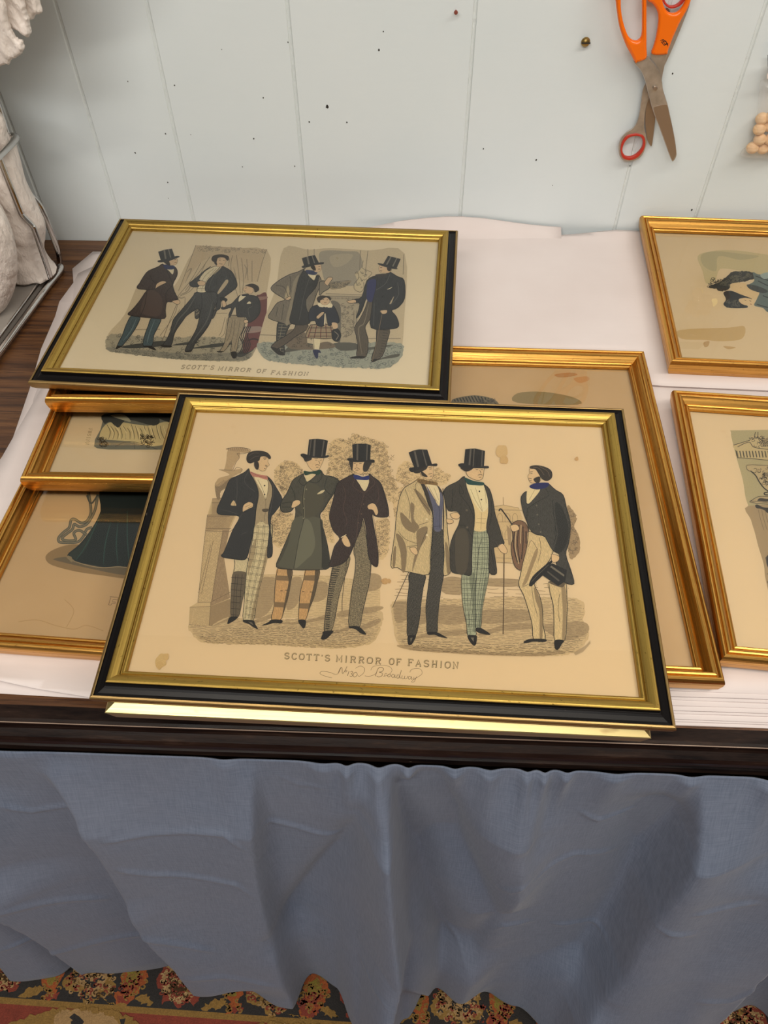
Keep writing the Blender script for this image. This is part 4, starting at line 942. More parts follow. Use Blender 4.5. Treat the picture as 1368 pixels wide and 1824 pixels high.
body(AM, SKIN, [(388, 577), (393, 535), (428, 511), (458, 520), (456, 545), (432, 556), (410, 568)], wd=2.5); AM.line((90, 66, 46), 2, [(405, 545), (440, 528)]); AM.line((90, 66, 46), 2, [(425, 552), (452, 538)])
AM.poly((234, 208, 164), [(434, 268), (480, 290), (505, 305), (545, 330), (500, 345), (450, 320)])
AM.poly((196, 128, 110), [(440, 305), (490, 322), (550, 335), (554, 360), (500, 345), (455, 335)]); AM.line((120, 70, 60), 2, [(445, 310), (500, 335), (552, 345)])
head(AM, [(492, 205), (540, 190), (562, 212), (560, 238), (570, 260), (554, 276), (542, 298), (515, 302), (492, 285), (468, 272), (468, 240), (488, 235)],
     [[(414, 215), (425, 182), (460, 166), (510, 164), (555, 176), (580, 205), (572, 222), (545, 204), (512, 205), (500, 232), (470, 240), (440, 250), (420, 240)], [(470, 240), (492, 238), (500, 265), (492, 292), (476, 286), (466, 262)]],
     ([(532, 222), (548, 220)], [(528, 214), (552, 210)], [(540, 262), (556, 264)], [(543, 268), (556, 272)], [(534, 284), (544, 286)]))
for lp in ([(430, 200), (460, 180), (500, 180)], [(440, 225), (470, 205), (500, 200)]): AM.line((120, 104, 86), 2, lp)
# 2: olive coat and top hat
TR = (214, 168, 112)
for L_, hi in (([(625, 960), (722, 965), (714, 1050), (697, 1150), (668, 1250), (642, 1311), (584, 1306), (600, 1220), (605, 1130), (611, 1050)], [(590, 1306), (655, 1310), (650, 1332), (600, 1330), (555, 1343), (518, 1346), (560, 1325)]),
               ([(815, 970), (908, 966), (893, 1060), (873, 1150), (838, 1240), (812, 1311), (769, 1308), (771, 1210), (779, 1120), (800, 1040)], [(767, 1308), (814, 1310), (814, 1350), (800, 1368), (784, 1350), (769, 1330)])):
    body(AM, TR, L_); AM.poly(INK, hi)
for bd in ([(611, 1008), (718, 1012), (714, 1045), (608, 1040)], [(602, 1188), (688, 1190), (680, 1226), (598, 1220)], [(808, 1008), (900, 1006), (893, 1045), (800, 1040)], [(773, 1196), (856, 1196), (842, 1234), (772, 1230)]): AM.poly((140, 112, 78), bd, False)
AM.poly((98, 80, 58), [(690, 966), (722, 965), (714, 1050), (697, 1150), (668, 1250), (655, 1290), (680, 1150), (700, 1050), (690, 1000)]); AM.poly((98, 80, 58), [(880, 968), (908, 966), (893, 1060), (873, 1150), (838, 1240), (822, 1290), (852, 1150), (874, 1050)])
for p_ in ((652, 1112), (684, 1108), (798, 1118), (850, 1120)): AM.line((40, 34, 28), 4, [(p_[0] - 8, p_[1]), (p_[0] + 8, p_[1])], False)
OL = (74, 68, 54)
c2 = [(800, 318), (760, 340), (730, 362), (710, 400), (688, 450), (655, 500), (643, 540), (655, 577), (712, 577), (742, 545), (746, 600), (722, 680), (680, 780), (642, 870), (616, 950), (700, 967), (840, 972), (968, 960), (978, 900), (958, 780), (932, 680), (912, 600), (940, 560), (975, 500), (1002, 460), (1042, 370), (992, 338), (940, 328), (916, 295), (880, 335), (830, 372), (805, 340)]
body(AM, OL, c2)
AM.poly((98, 92, 74), [(742, 620), (912, 620), (935, 700), (965, 850), (970, 950), (840, 968), (640, 950), (660, 880), (700, 780)]); AM.poly((120, 114, 92), [(800, 640), (850, 650), (880, 780), (860, 860), (820, 900), (740, 960), (760, 820)]); AM.poly((56, 52, 42), [(912, 620), (935, 700), (968, 850), (974, 950), (930, 960), (925, 820)])
AM.poly((88, 80, 62), [(820, 390), (900, 400), (940, 500), (880, 600), (800, 610), (780, 500)])
for lp in ([(806, 400), (795, 480), (800, 560), (800, 640), (770, 760), (735, 960)], [(830, 372), (800, 400), (770, 370), (790, 335)], [(838, 372), (890, 380), (925, 340), (915, 300)], [(712, 400), (740, 460), (745, 540)], [(960, 345), (945, 420), (990, 465)], [(655, 520), (720, 510)], [(655, 545), (725, 545)], [(925, 640), (930, 800), (925, 960)]): AM.line((30, 28, 22), 3.5, lp)
AM.line((170, 156, 120), 2, [(812, 400), (802, 480), (806, 560), (806, 620)])
for p_ in ((820, 425), (805, 490), (802, 552), (800, 622)): AM.poly((150, 138, 108), [(p_[0] - 5, p_[1]), (p_[0], p_[1] - 5), (p_[0] + 5, p_[1]), (p_[0], p_[1] + 5)])
AM.poly((226, 204, 160), [(892, 458), (922, 434), (945, 430), (928, 450)])
AM.poly((230, 206, 160), [(815, 325), (872, 325), (826, 374)]); AM.poly((30, 62, 42), [(803, 300), (850, 306), (910, 291), (916, 310), (900, 327), (860, 320), (812, 330)])
body(AM, SKIN, [(718, 542), (733, 505), (770, 499), (780, 520), (752, 542), (725, 552)], wd=2.5)
head(AM, [(818, 225), (850, 205), (935, 208), (930, 245), (916, 272), (905, 293), (870, 302), (838, 276), (824, 250)], [[(800, 205), (850, 206), (853, 226), (815, 238), (803, 222)]],
     ([(878, 228), (895, 228)], [(912, 228), (926, 226)], [(874, 218), (898, 216)], [(880, 262), (895, 258), (910, 264)], [(903, 232), (912, 252)], [(885, 276), (902, 276)]))
tophat(AM, [(838, 88), (870, 84), (900, 83), (935, 88), (966, 96), (948, 205), (890, 210), (826, 195)], [(780, 190), (800, 183), (830, 192), (890, 208), (945, 198), (970, 194), (968, 208), (930, 214), (870, 212), (800, 212)], [[(872, 88), (884, 88), (876, 203), (862, 200)], [(935, 94), (944, 96), (928, 203), (920, 204)], [(850, 90), (856, 90), (842, 196), (836, 194)]])
# 3: brown coat, small-check trousers, top hat
lA = [(1000, 945), (1060, 925), (1115, 880), (1100, 960), (1066, 1060), (1036, 1170), (1015, 1290), (988, 1382), (941, 1386), (948, 1280), (962, 1170), (976, 1060)]
lB = [(1203, 625), (1228, 760), (1242, 880), (1258, 935), (1245, 1060), (1220, 1170), (1195, 1280), (1178, 1357), (1109, 1351), (1112, 1240), (1128, 1100), (1146, 1000), (1152, 900), (1140, 840), (1165, 720)]
for L_ in (lA, lB):
    body(AM, (188, 166, 128), L_); AM.hatch((58, 48, 40), 2.8, L_, 8, 6.5, 0, 7); AM.hatch((58, 48, 40), 2.2, L_, 94, 7, 0, 9)
AM.hatch((52, 44, 36), 6, [(990, 960), (1050, 945), (1010, 1090), (985, 1230), (975, 1370), (948, 1375), (955, 1250), (975, 1070)], 4, 15)
AM.poly(INK, [(936, 1386), (1002, 1382), (985, 1410), (950, 1441), (919, 1439), (929, 1405)]); AM.poly(INK, [(1110, 1352), (1177, 1355), (1226, 1407), (1190, 1401), (1150, 1371), (1113, 1365)])
AM.line((60, 48, 38), 3.5, [(1105, 700), (1098, 850), (1075, 1060), (1062, 1180), (1062, 1250)])
BR = (56, 38, 32)
c3 = [(1140, 320), (1090, 345), (1040, 375), (1018, 420), (1000, 500), (975, 600), (985, 660), (1005, 710), (1045, 758), (1010, 812), (985, 900), (972, 940), (1000, 950), (1060, 930), (1102, 892), (1132, 830), (1160, 760), (1188, 690), (1205, 618), (1225, 700), (1232, 800), (1242, 880), (1265, 932), (1302, 946), (1306, 850), (1292, 760), (1272, 650), (1266, 595), (1300, 612), (1366, 612), (1378, 585), (1368, 520), (1345, 440), (1320, 380), (1270, 340), (1245, 322), (1240, 380), (1215, 437), (1180, 395), (1150, 350)]
body(AM, BR, c3)
for lp in ([(1070, 400), (1085, 470), (1070, 560), (1095, 640), (1080, 680)], [(1150, 345), (1135, 400), (1165, 430), (1210, 450)], [(1245, 330), (1285, 380), (1250, 420), (1216, 450)], [(1212, 450), (1190, 540), (1170, 620), (1160, 760)], [(1300, 400), (1310, 480), (1285, 540)], [(1270, 600), (1290, 700), (1300, 850)]): AM.line((104, 76, 62), 2.4, lp)
for p_ in ((1208, 525), (1192, 592), (1172, 652)): AM.poly((130, 100, 78), [(p_[0] - 4, p_[1]), (p_[0], p_[1] - 4), (p_[0] + 4, p_[1]), (p_[0], p_[1] + 4)])
AM.poly((232, 210, 168), [(1163, 355), (1243, 360), (1216, 438), (1180, 392)]); AM.poly((38, 48, 112), [(1138, 330), (1160, 327), (1200, 340), (1242, 333), (1242, 360), (1200, 362), (1150, 356)])
body(AM, SKIN, [(1058, 762), (1083, 737), (1106, 765), (1119, 806), (1100, 816), (1073, 800)], wd=2.5); body(AM, SKIN, [(1233, 536), (1265, 518), (1292, 535), (1306, 582), (1290, 602), (1270, 566), (1240, 560)], wd=2.5)
AM.line((236, 214, 172), 5, [(1054, 752), (1090, 732)], False)
head(AM, [(1126, 240), (1215, 238), (1222, 280), (1192, 324), (1150, 308), (1128, 288)], [[(1108, 238), (1136, 236), (1130, 300), (1120, 282)], [(1213, 240), (1262, 236), (1252, 268), (1228, 305), (1203, 296)]],
     ([(1140, 250), (1154, 250)], [(1178, 250), (1194, 250)], [(1146, 288), (1162, 280), (1182, 290)], [(1162, 252), (1160, 272)], [(1152, 296), (1172, 296)]))
tophat(AM, [(1130, 122), (1160, 117), (1190, 116), (1225, 118), (1256, 125), (1252, 228), (1190, 240), (1134, 220)], [(1097, 217), (1130, 214), (1190, 236), (1250, 224), (1280, 227), (1276, 246), (1230, 240), (1150, 242), (1105, 233)], [[(1160, 120), (1172, 120), (1170, 234), (1158, 230)], [(1228, 120), (1236, 122), (1232, 228), (1224, 230)]])
AM.crop(680, 780, 3.6)
# right-hand scene
t1 = [(75, 400), (110, 330), (150, 300), (90, 270), (105, 190), (150, 150), (190, 160), (240, 230), (330, 200), (370, 190), (400, 220), (440, 240), (420, 290), (380, 310), (340, 330), (200, 400), (120, 470), (90, 520)]
AM.poly((226, 194, 146), t1, jag=10); AM.scrib((158, 130, 96), 2.2, t1, 180, 12); AM.scrib((126, 102, 76), 2, t1, 70, 9)
t2 = [(1185, 460), (1215, 455), (1250, 520), (1235, 570), (1265, 640), (1270, 720), (1240, 765), (1200, 750)]; AM.poly((176, 146, 108), t2, jag=8); AM.scrib((120, 98, 74), 2.2, t2, 70, 11)
AM.poly((218, 186, 138), [(715, 440), (780, 430), (880, 450), (905, 520), (850, 560), (830, 800), (735, 800), (700, 600)], False)
for lp in ([(712, 442), (780, 432), (880, 452)], [(730, 462), (900, 466)], [(740, 540), (850, 540)], [(778, 380), (780, 432)], [(735, 655), (830, 655)], [(740, 800), (840, 805)], [(735, 770), (835, 775)], [(720, 430), (700, 450), (730, 460)]): AM.line((136, 112, 84), 2.4, lp, False)
for x in (742, 790, 838): AM.line((136, 112, 84), 2.2, [(x, 540), (x, 505), (x + 15, 485), (x + 32, 505), (x + 32, 540)]); AM.line((136, 112, 84), 2.2, [(x, 650), (x, 610), (x + 15, 590), (x + 32, 610), (x + 32, 650)])
AM.poly((176, 146, 110), [(800, 560), (832, 590), (828, 690), (812, 690)], False)
g2_ = [(70, 1050), (250, 1040), (500, 1030), (900, 1020), (1240, 1030), (1300, 1080), (1290, 1180), (1325, 1250), (1310, 1310), (1230, 1380), (1040, 1400), (700, 1395), (420, 1380), (180, 1360), (100, 1310), (75, 1180)]
AM.poly((214, 184, 140), g2_, jag=12)
for sh in ([(80, 1060), (170, 1060), (165, 1160), (90, 1180)], [(235, 1100), (290, 1090), (290, 1180), (220, 1190)], [(300, 1090), (520, 1080), (540, 1180), (360, 1190)], [(640, 1110), (780, 1100), (940, 1110), (960, 1170), (640, 1190)], [(200, 1290), (300, 1250), (540, 1230), (540, 1260), (320, 1280)], [(620, 1260), (780, 1200), (960, 1190), (960, 1225), (760, 1240), (660, 1270)],
           [(1045, 1200), (1290, 1180), (1320, 1250), (1180, 1300), (1050, 1240)], [(100, 1330), (300, 1340), (600, 1370), (900, 1380), (1180, 1370), (1040, 1400), (700, 1395), (420, 1380), (180, 1360)], [(400, 900), (520, 905), (520, 1000), (390, 990)], [(680, 905), (880, 910), (890, 950), (680, 950)]): AM.poly((182, 154, 116), sh)
AM.hatch((136, 112, 84), 2.0, g2_, 2, 10, 20, 70, 3); AM.hatch((94, 78, 60), 2.2, [(90, 1290), (400, 1300), (900, 1320), (1310, 1260), (1230, 1378), (1040, 1398), (700, 1393), (420, 1378), (180, 1358)], 3, 15, 40, 50, 4)
AM.hatch((140, 114, 86), 2, [(80, 880), (520, 890), (900, 900), (1200, 960), (1200, 1020), (80, 1030)], 2, 22, 50, 120, 4)
AM.line((70, 56, 42), 4, [(228, 745), (150, 910), (68, 1090)])
# 4: light coat
DT = (60, 54, 47)
for L_ in ([(330, 590), (388, 588), (402, 700), (398, 870), (382, 960), (366, 1080), (357, 1180), (352, 1252), (293, 1252), (288, 1180), (283, 1080), (300, 940), (315, 800)], [(178, 868), (278, 876), (266, 960), (252, 1060), (242, 1160), (216, 1272), (166, 1272), (163, 1180), (163, 1060), (174, 960)]):
    body(AM, DT, L_); AM.hatch((116, 104, 88), 1.8, L_, 72, 9, 3, 12)
AM.poly(INK, [(169, 1270), (216, 1268), (213, 1292), (190, 1327), (168, 1323)]); AM.poly(INK, [(294, 1247), (354, 1248), (397, 1270), (422, 1286), (370, 1277), (340, 1264), (298, 1264)]); AM.poly((120, 108, 90), [(182, 1285), (198, 1282), (186, 1312)], False)
AM.poly((60, 48, 44), [(335, 298), (370, 318), (402, 380), (418, 480), (418, 605), (395, 605), (392, 500), (394, 395), (370, 350)]); AM.poly((62, 52, 46), [(232, 272), (275, 300), (322, 420), (330, 500), (333, 602), (316, 602), (313, 500), (280, 400)])
AM.poly((106, 102, 120), [(290, 315), (330, 380), (368, 440), (374, 350), (394, 395), (388, 500), (382, 592), (335, 590), (330, 470), (310, 390)]); AM.hatch((70, 72, 104), 1.6, [(330, 400), (368, 450), (392, 400), (385, 590), (335, 588)], 85, 9)
AM.line((50, 48, 60), 2.5, [(335, 390), (368, 450), (372, 580)]); AM.line((50, 48, 60), 2.5, [(330, 570), (382, 566)])
AM.poly((236, 214, 172), [(283, 292), (345, 300), (372, 360), (367, 438), (330, 372)]); AM.line((150, 126, 96), 2, [(300, 310), (360, 420)]); AM.line((150, 126, 96), 2, [(335, 320), (365, 400)])
LC = (220, 192, 144)
c4 = [(235, 262), (200, 288), (150, 318), (124, 358), (104, 430), (90, 540), (84, 620), (58, 820), (100, 832), (140, 857), (180, 862), (302, 877), (312, 760), (322, 650), (327, 500), (300, 430), (270, 340)]
body(AM, LC, c4); body(AM, LC, [(392, 325), (410, 450), (422, 600), (432, 700), (443, 850), (416, 882), (394, 872), (400, 750), (395, 640), (398, 480)])
for sh in ([(185, 420), (210, 440), (205, 520), (240, 570), (215, 600), (190, 540)], [(120, 480), (150, 500), (200, 560), (215, 610), (160, 590), (125, 540)], [(90, 620), (130, 640), (160, 720), (150, 850), (128, 850), (120, 740)], [(225, 600), (290, 570), (285, 640), (250, 700), (215, 800), (195, 860), (205, 780), (225, 700)], [(205, 330), (250, 360), (300, 440), (310, 500), (260, 430)], [(405, 680), (425, 700), (440, 840), (420, 870)], [(75, 720), (92, 700), (85, 820), (70, 820)]): AM.poly((148, 124, 92), sh)
for lp in ([(150, 330), (180, 430), (175, 520)], [(105, 600), (150, 650), (228, 680)], [(160, 700), (230, 690)], [(230, 280), (215, 320), (250, 400), (310, 470)], [(240, 560), (300, 540)], [(250, 700), (270, 640), (290, 600)]): AM.line((64, 52, 40), 2.6, lp)
for p_ in ((288, 522), (290, 625)): AM.poly((236, 214, 172), [(p_[0] - 8, p_[1]), (p_[0], p_[1] - 8), (p_[0] + 8, p_[1]), (p_[0], p_[1] + 8)])
body(AM, SKIN, [(178, 706), (216, 704), (232, 740), (215, 752), (188, 730)], wd=2.5)
AM.poly((142, 108, 62), [(230, 262), (300, 276), (352, 285), (354, 306), (300, 300), (238, 292)]); AM.scrib((80, 58, 36), 2, [(235, 265), (350, 285), (350, 304), (238, 290)], 18, 6)
head(AM, [(243, 215), (285, 178), (330, 180), (331, 212), (324, 264), (290, 268), (260, 248)], [[(198, 205), (250, 190), (292, 178), (288, 200), (262, 216), (235, 228), (210, 227)], [(253, 214), (287, 240), (293, 252), (270, 250), (254, 236)]],
     ([(305, 202), (320, 200)], [(300, 192), (322, 188)], [(300, 234), (322, 230)], [(310, 248), (322, 246)]))
tophat(AM, [(172, 95), (205, 82), (240, 75), (292, 77), (324, 176), (260, 194), (208, 194)], [(177, 195), (215, 189), (260, 188), (320, 170), (353, 166), (351, 183), (300, 182), (250, 197), (200, 222), (179, 213)], [[(205, 88), (216, 86), (240, 186), (228, 190)], [(258, 80), (264, 80), (292, 178), (284, 182)]])
# 5: man in the middle, pale teal plaid trousers
tr5 = [(580, 588), (688, 588), (694, 700), (692, 800), (684, 900), (662, 1000), (642, 1110), (634, 1222), (603, 1226), (603, 1270), (551, 1269), (544, 1200), (524, 1100), (513, 1000), (514, 880), (560, 872), (572, 760)]
body(AM, (186, 184, 152), tr5)
AM.poly((146, 146, 120), [(660, 900), (684, 900), (662, 1000), (642, 1110), (634, 1215), (620, 1210), (632, 1080), (650, 980)]); AM.poly((142, 142, 116), [(560, 900), (600, 890), (600, 1220), (585, 1220), (580, 1050)])
for y in range(604, 1265, 33):
    xl = 582 if y < 870 else 514 + max(0, y - 1000) * .15; xr = 690 - max(0, y - 850) * .16
    if y > 1226: xr = 603
    AM.line((52, 56, 50), 2.4, [(xl, y), (xr, y + 4)], False); AM.line((52, 56, 50), 1.6, [(xl, y + 10), (xr, y + 14)], False)
for x0_, x1_ in ((596, 556), (612, 572), (640, 600), (656, 612), (672, 624)): AM.line((52, 56, 50), 2.2, [(x0_, 592), (x0_ + 4, 800), ((x0_ + x1_) / 2, 1000), (x1_, 1218)])
for x0_ in (528, 546): AM.line((52, 56, 50), 2.2, [(x0_, 885), (x0_ + 4, 1060), (x0_ + 22, 1262)])
AM.line((40, 42, 38), 3.5, [(625, 700), (612, 820), (602, 1000), (603, 1222)]); AM.line((40, 42, 38), 2.5, [(640, 650), (620, 720)])
AM.poly(INK, [(551, 1268), (604, 1268), (610, 1290), (601, 1331), (582, 1329), (559, 1300)]); AM.poly(INK, [(602, 1222), (637, 1221), (697, 1261), (660, 1262), (610, 1246)]); AM.poly((130, 118, 98), [(570, 1282), (590, 1282), (588, 1310)], False)
AM.poly((230, 202, 150), [(570, 370), (650, 475), (688, 425), (684, 500), (674, 592), (588, 592), (588, 500)]); AM.poly((236, 216, 172), [(545, 290), (652, 300), (684, 370), (684, 440), (645, 478), (608, 440), (568, 370)])
for lp in ([(570, 330), (600, 400), (645, 475)], [(600, 320), (625, 400), (645, 470)], [(660, 330), (670, 420)], [(610, 520), (670, 520)], [(600, 545), (660, 550)], [(640, 480), (635, 590)]): AM.line((150, 124, 90), 2.2, lp)
for p_ in ((626, 345), (638, 398)): AM.poly(INK, [(p_[0] - 5, p_[1]), (p_[0], p_[1] - 6), (p_[0] + 5, p_[1]), (p_[0], p_[1] + 6)])
GB = (62, 54, 44)
c5 = [(530, 248), (480, 284), (425, 311), (398, 347), (412, 430), (430, 470), (480, 472), (502, 500), (492, 560), (462, 620), (440, 690), (438, 800), (450, 862), (520, 876), (573, 880), (577, 780), (582, 650), (593, 560), (593, 470), (572, 400), (546, 330)]
body(AM, GB, c5); body(AM, GB, [(653, 298), (690, 330), (712, 400), (727, 490), (752, 570), (772, 640), (784, 682), (730, 702), (717, 712), (727, 780), (736, 871), (690, 867), (686, 780), (688, 650), (671, 580), (684, 480), (682, 400), (667, 340)])
AM.poly((88, 76, 60), [(480, 600), (540, 590), (560, 700), (540, 860), (480, 860), (470, 700)])
for lp in ([(502, 300), (500, 360), (560, 440), (592, 520)], [(455, 330), (450, 430), (440, 465)], [(492, 560), (540, 570), (580, 640)], [(700, 380), (705, 480), (690, 560)], [(500, 360), (525, 352), (498, 300)], [(700, 720), (715, 800), (722, 860)]): AM.line((26, 22, 18), 3.2, lp)
for p_ in ((545, 466), (548, 576)): AM.poly((110, 96, 76), [(p_[0] - 8, p_[1]), (p_[0], p_[1] - 8), (p_[0] + 8, p_[1]), (p_[0], p_[1] + 8)])
body(AM, SKIN, [(438, 490), (478, 479), (502, 500), (488, 522), (452, 516)], wd=2.5); body(AM, SKIN, [(414, 522), (452, 526), (458, 545), (430, 553), (416, 540)], wd=2.5); body(AM, SKIN, [(742, 702), (775, 680), (804, 722), (796, 744), (768, 736)], wd=2.5)
AM.line((108, 84, 58), 7, [(784, 742), (782, 1000), (778, 1262)], False)
AM.poly((28, 72, 66), [(533, 256), (590, 278), (652, 288), (650, 306), (600, 306), (553, 300), (538, 280)])
head(AM, [(543, 210), (585, 176), (652, 186), (656, 215), (647, 262), (615, 275), (570, 260), (545, 238)], [[(508, 190), (592, 176), (578, 205), (545, 218), (518, 207)]],
     ([(602, 206), (618, 206)], [(636, 206), (648, 206)], [(598, 196), (620, 195)], [(616, 242), (632, 236), (646, 242)], [(628, 210), (636, 228)], [(622, 256), (638, 254)]))
tophat(AM, [(535, 75), (570, 71), (600, 70), (662, 85), (655, 186), (600, 194), (526, 174)], [(491, 172), (525, 165), (600, 188), (655, 182), (684, 184), (681, 197), (620, 197), (540, 197), (504, 190)], [[(565, 74), (576, 74), (566, 184), (555, 182)], [(590, 73), (596, 73), (588, 190), (582, 189)], [(642, 84), (648, 86), (642, 184), (636, 186)]])
# 6: bare-headed man with his hat in hand
body(AM, (142, 104, 76), [(828, 560), (870, 532), (917, 545), (943, 600), (943, 680), (922, 765), (898, 848), (858, 832), (838, 780), (828, 700), (840, 640)])
for lp in ([(850, 600), (845, 700), (870, 800)], [(880, 560), (870, 680), (885, 800)], [(905, 570), (905, 680), (895, 780)], [(925, 600), (925, 680)]): AM.line((50, 36, 28), 6, lp)
for lp in ([(862, 590), (856, 700), (878, 810)], [(893, 560), (888, 680)]): AM.line((210, 180, 134), 5, lp)
TL = (226, 196, 146)
b6 = [(940, 600), (1010, 622), (1065, 650), (1100, 700), (1085, 770), (1040, 832), (990, 900), (980, 950), (1010, 1010), (1030, 1100), (1033, 1200), (1047, 1292), (974, 1292), (964, 1200), (944, 1120), (909, 1010), (878, 945), (889, 880), (905, 800), (930, 700)]
body(AM, TL, [(1070, 925), (1172, 915), (1187, 1040), (1187, 1140), (1172, 1301), (1109, 1299), (1104, 1200), (1099, 1080), (1078, 990)])
AM.poly((166, 140, 104), [(1150, 940), (1176, 960), (1185, 1100), (1172, 1295), (1155, 1295), (1160, 1120)]); AM.poly((110, 92, 70), [(1075, 925), (1172, 915), (1160, 960), (1100, 945)])
body(AM, TL, b6); AM.poly((170, 142, 104), [(985, 720), (1000, 740), (960, 850), (930, 930), (900, 950), (925, 880)]); AM.poly((160, 134, 98), [(975, 960), (1005, 1010), (1028, 1100), (1030, 1280), (1012, 1285), (1010, 1120), (985, 1040)])
for lp in ([(940, 700), (960, 660), (1000, 720)], [(960, 950), (975, 1060), (1000, 1150)], [(1010, 640), (1020, 720), (1000, 800)], [(900, 960), (940, 940)], [(1140, 1000), (1130, 1100), (1140, 1180)]): AM.line((90, 74, 56), 2.6, lp)
AM.poly(INK, [(908, 1311), (950, 1291), (1047, 1292), (1047, 1310), (970, 1309), (925, 1319)]); AM.poly(INK, [(1109, 1300), (1167, 1300), (1152, 1327), (1130, 1360), (1110, 1352)])
GC = (66, 60, 52)
c6 = [(1070, 296), (1115, 337), (1162, 368), (1184, 450), (1210, 560), (1197, 680), (1180, 750), (1212, 850), (1232, 938), (1180, 932), (1148, 900), (1118, 800), (1140, 752), (1095, 722), (1060, 662), (1040, 632), (990, 622), (960, 602), (940, 562), (914, 500), (898, 440), (893, 380), (930, 345), (926, 420), (965, 402), (1015, 335), (1050, 318)]
body(AM, GC, c6); AM.poly((44, 40, 35), [(1110, 420), (1150, 440), (1195, 560), (1185, 680), (1140, 740), (1105, 720), (1130, 620), (1115, 520)]); AM.poly((34, 31, 27), [(1108, 540), (1120, 620), (1100, 690), (1115, 620)])
for lp in ([(1050, 330), (1070, 370), (1000, 410), (940, 450)], [(1095, 400), (1100, 480), (1112, 560), (1108, 620)], [(935, 450), (930, 530), (945, 590)]): AM.line((22, 20, 17), 3, lp)
for p_ in ((992, 436), (996, 495), (1006, 556), (1018, 606)): AM.poly((120, 108, 90), [(p_[0] - 6, p_[1]), (p_[0], p_[1] - 6), (p_[0] + 6, p_[1]), (p_[0], p_[1] + 6)])
AM.poly((234, 210, 164), [(943, 328), (1017, 328), (965, 402), (933, 424), (928, 370)]); AM.line((150, 126, 96), 2, [(980, 335), (945, 400)])
AM.poly((32, 36, 96), [(946, 312), (985, 293), (1067, 290), (1062, 316), (1015, 332), (970, 330)])
AM.poly((34, 29, 27), [(1092, 806), (1187, 850), (1176, 922), (1130, 952), (1028, 882), (1060, 836)], False); AM.poly((128, 116, 98), [(1078, 830), (1088, 822), (1170, 880), (1168, 892)], False); AM.poly((96, 86, 74), [(1058, 862), (1064, 856), (1140, 915), (1134, 924)], False)
AM.poly((30, 26, 24), [(943, 945), (966, 892), (1018, 842), (1083, 790), (1092, 800), (1044, 870), (992, 922), (962, 952)]); AM.line((116, 104, 88), 2.4, [(960, 925), (1010, 872), (1070, 815)])
body(AM, SKIN, [(1088, 747), (1135, 760), (1132, 790), (1100, 802), (1088, 782)], wd=2.5); body(AM, SKIN, [(822, 565), (860, 557), (880, 575), (876, 594), (838, 602)], wd=2.5)
AM.line((50, 40, 34), 8, [(768, 462), (800, 505), (836, 560)]); AM.line((50, 40, 34), 8, [(752, 472), (758, 458), (772, 462)])
head(AM, [(948, 200), (985, 200), (1012, 240), (1018, 278), (985, 294), (953, 288), (940, 264), (936, 244), (947, 228)], [[(948, 188), (965, 180), (1000, 178), (1052, 190), (1088, 215), (1091, 256), (1062, 278), (1030, 268), (1010, 242), (985, 205), (955, 200)], [(973, 265), (1012, 250), (1010, 288), (985, 288)]],
     ([(952, 232), (966, 230)], [(950, 222), (968, 220)], [(944, 262), (960, 264)], [(948, 276), (960, 276)]), hc=(58, 46, 36))
for lp in ([(970, 190), (1010, 200), (1040, 240)], [(1010, 186), (1060, 215), (1075, 250)]): AM.line((128, 108, 84), 2.4, lp)
AM.hatch((110, 90, 68), 1.4, [(1230, 1380), (1310, 1330), (1335, 1300), (1338, 1320), (1290, 1375), (1240, 1398)], 60, 5)   # faint printer's line
# foxing stains
AM.crop(0, 0, 1)
for (x, y, r, cc) in ((287, 1176, 11, (216, 182, 126)), (893, 805, 12, (220, 184, 130)), (897, 820, 9, (216, 178, 122)), (686, 1036, 6, (208, 166, 112)), (693, 1035, 4, (208, 166, 112)), (682, 1035, 3, (204, 160, 106)), (1027, 818, 4, (212, 168, 112)), (284, 1186, 7, (212, 176, 120)), (296, 1170, 6, (216, 180, 124))):
    AM.poly(cc, [(x + r * math.cos(a) * rnd.uniform(.7, 1.2), y + r * math.sin(a) * rnd.uniform(.7, 1.2)) for a in [i * .7854 for i in range(8)]])

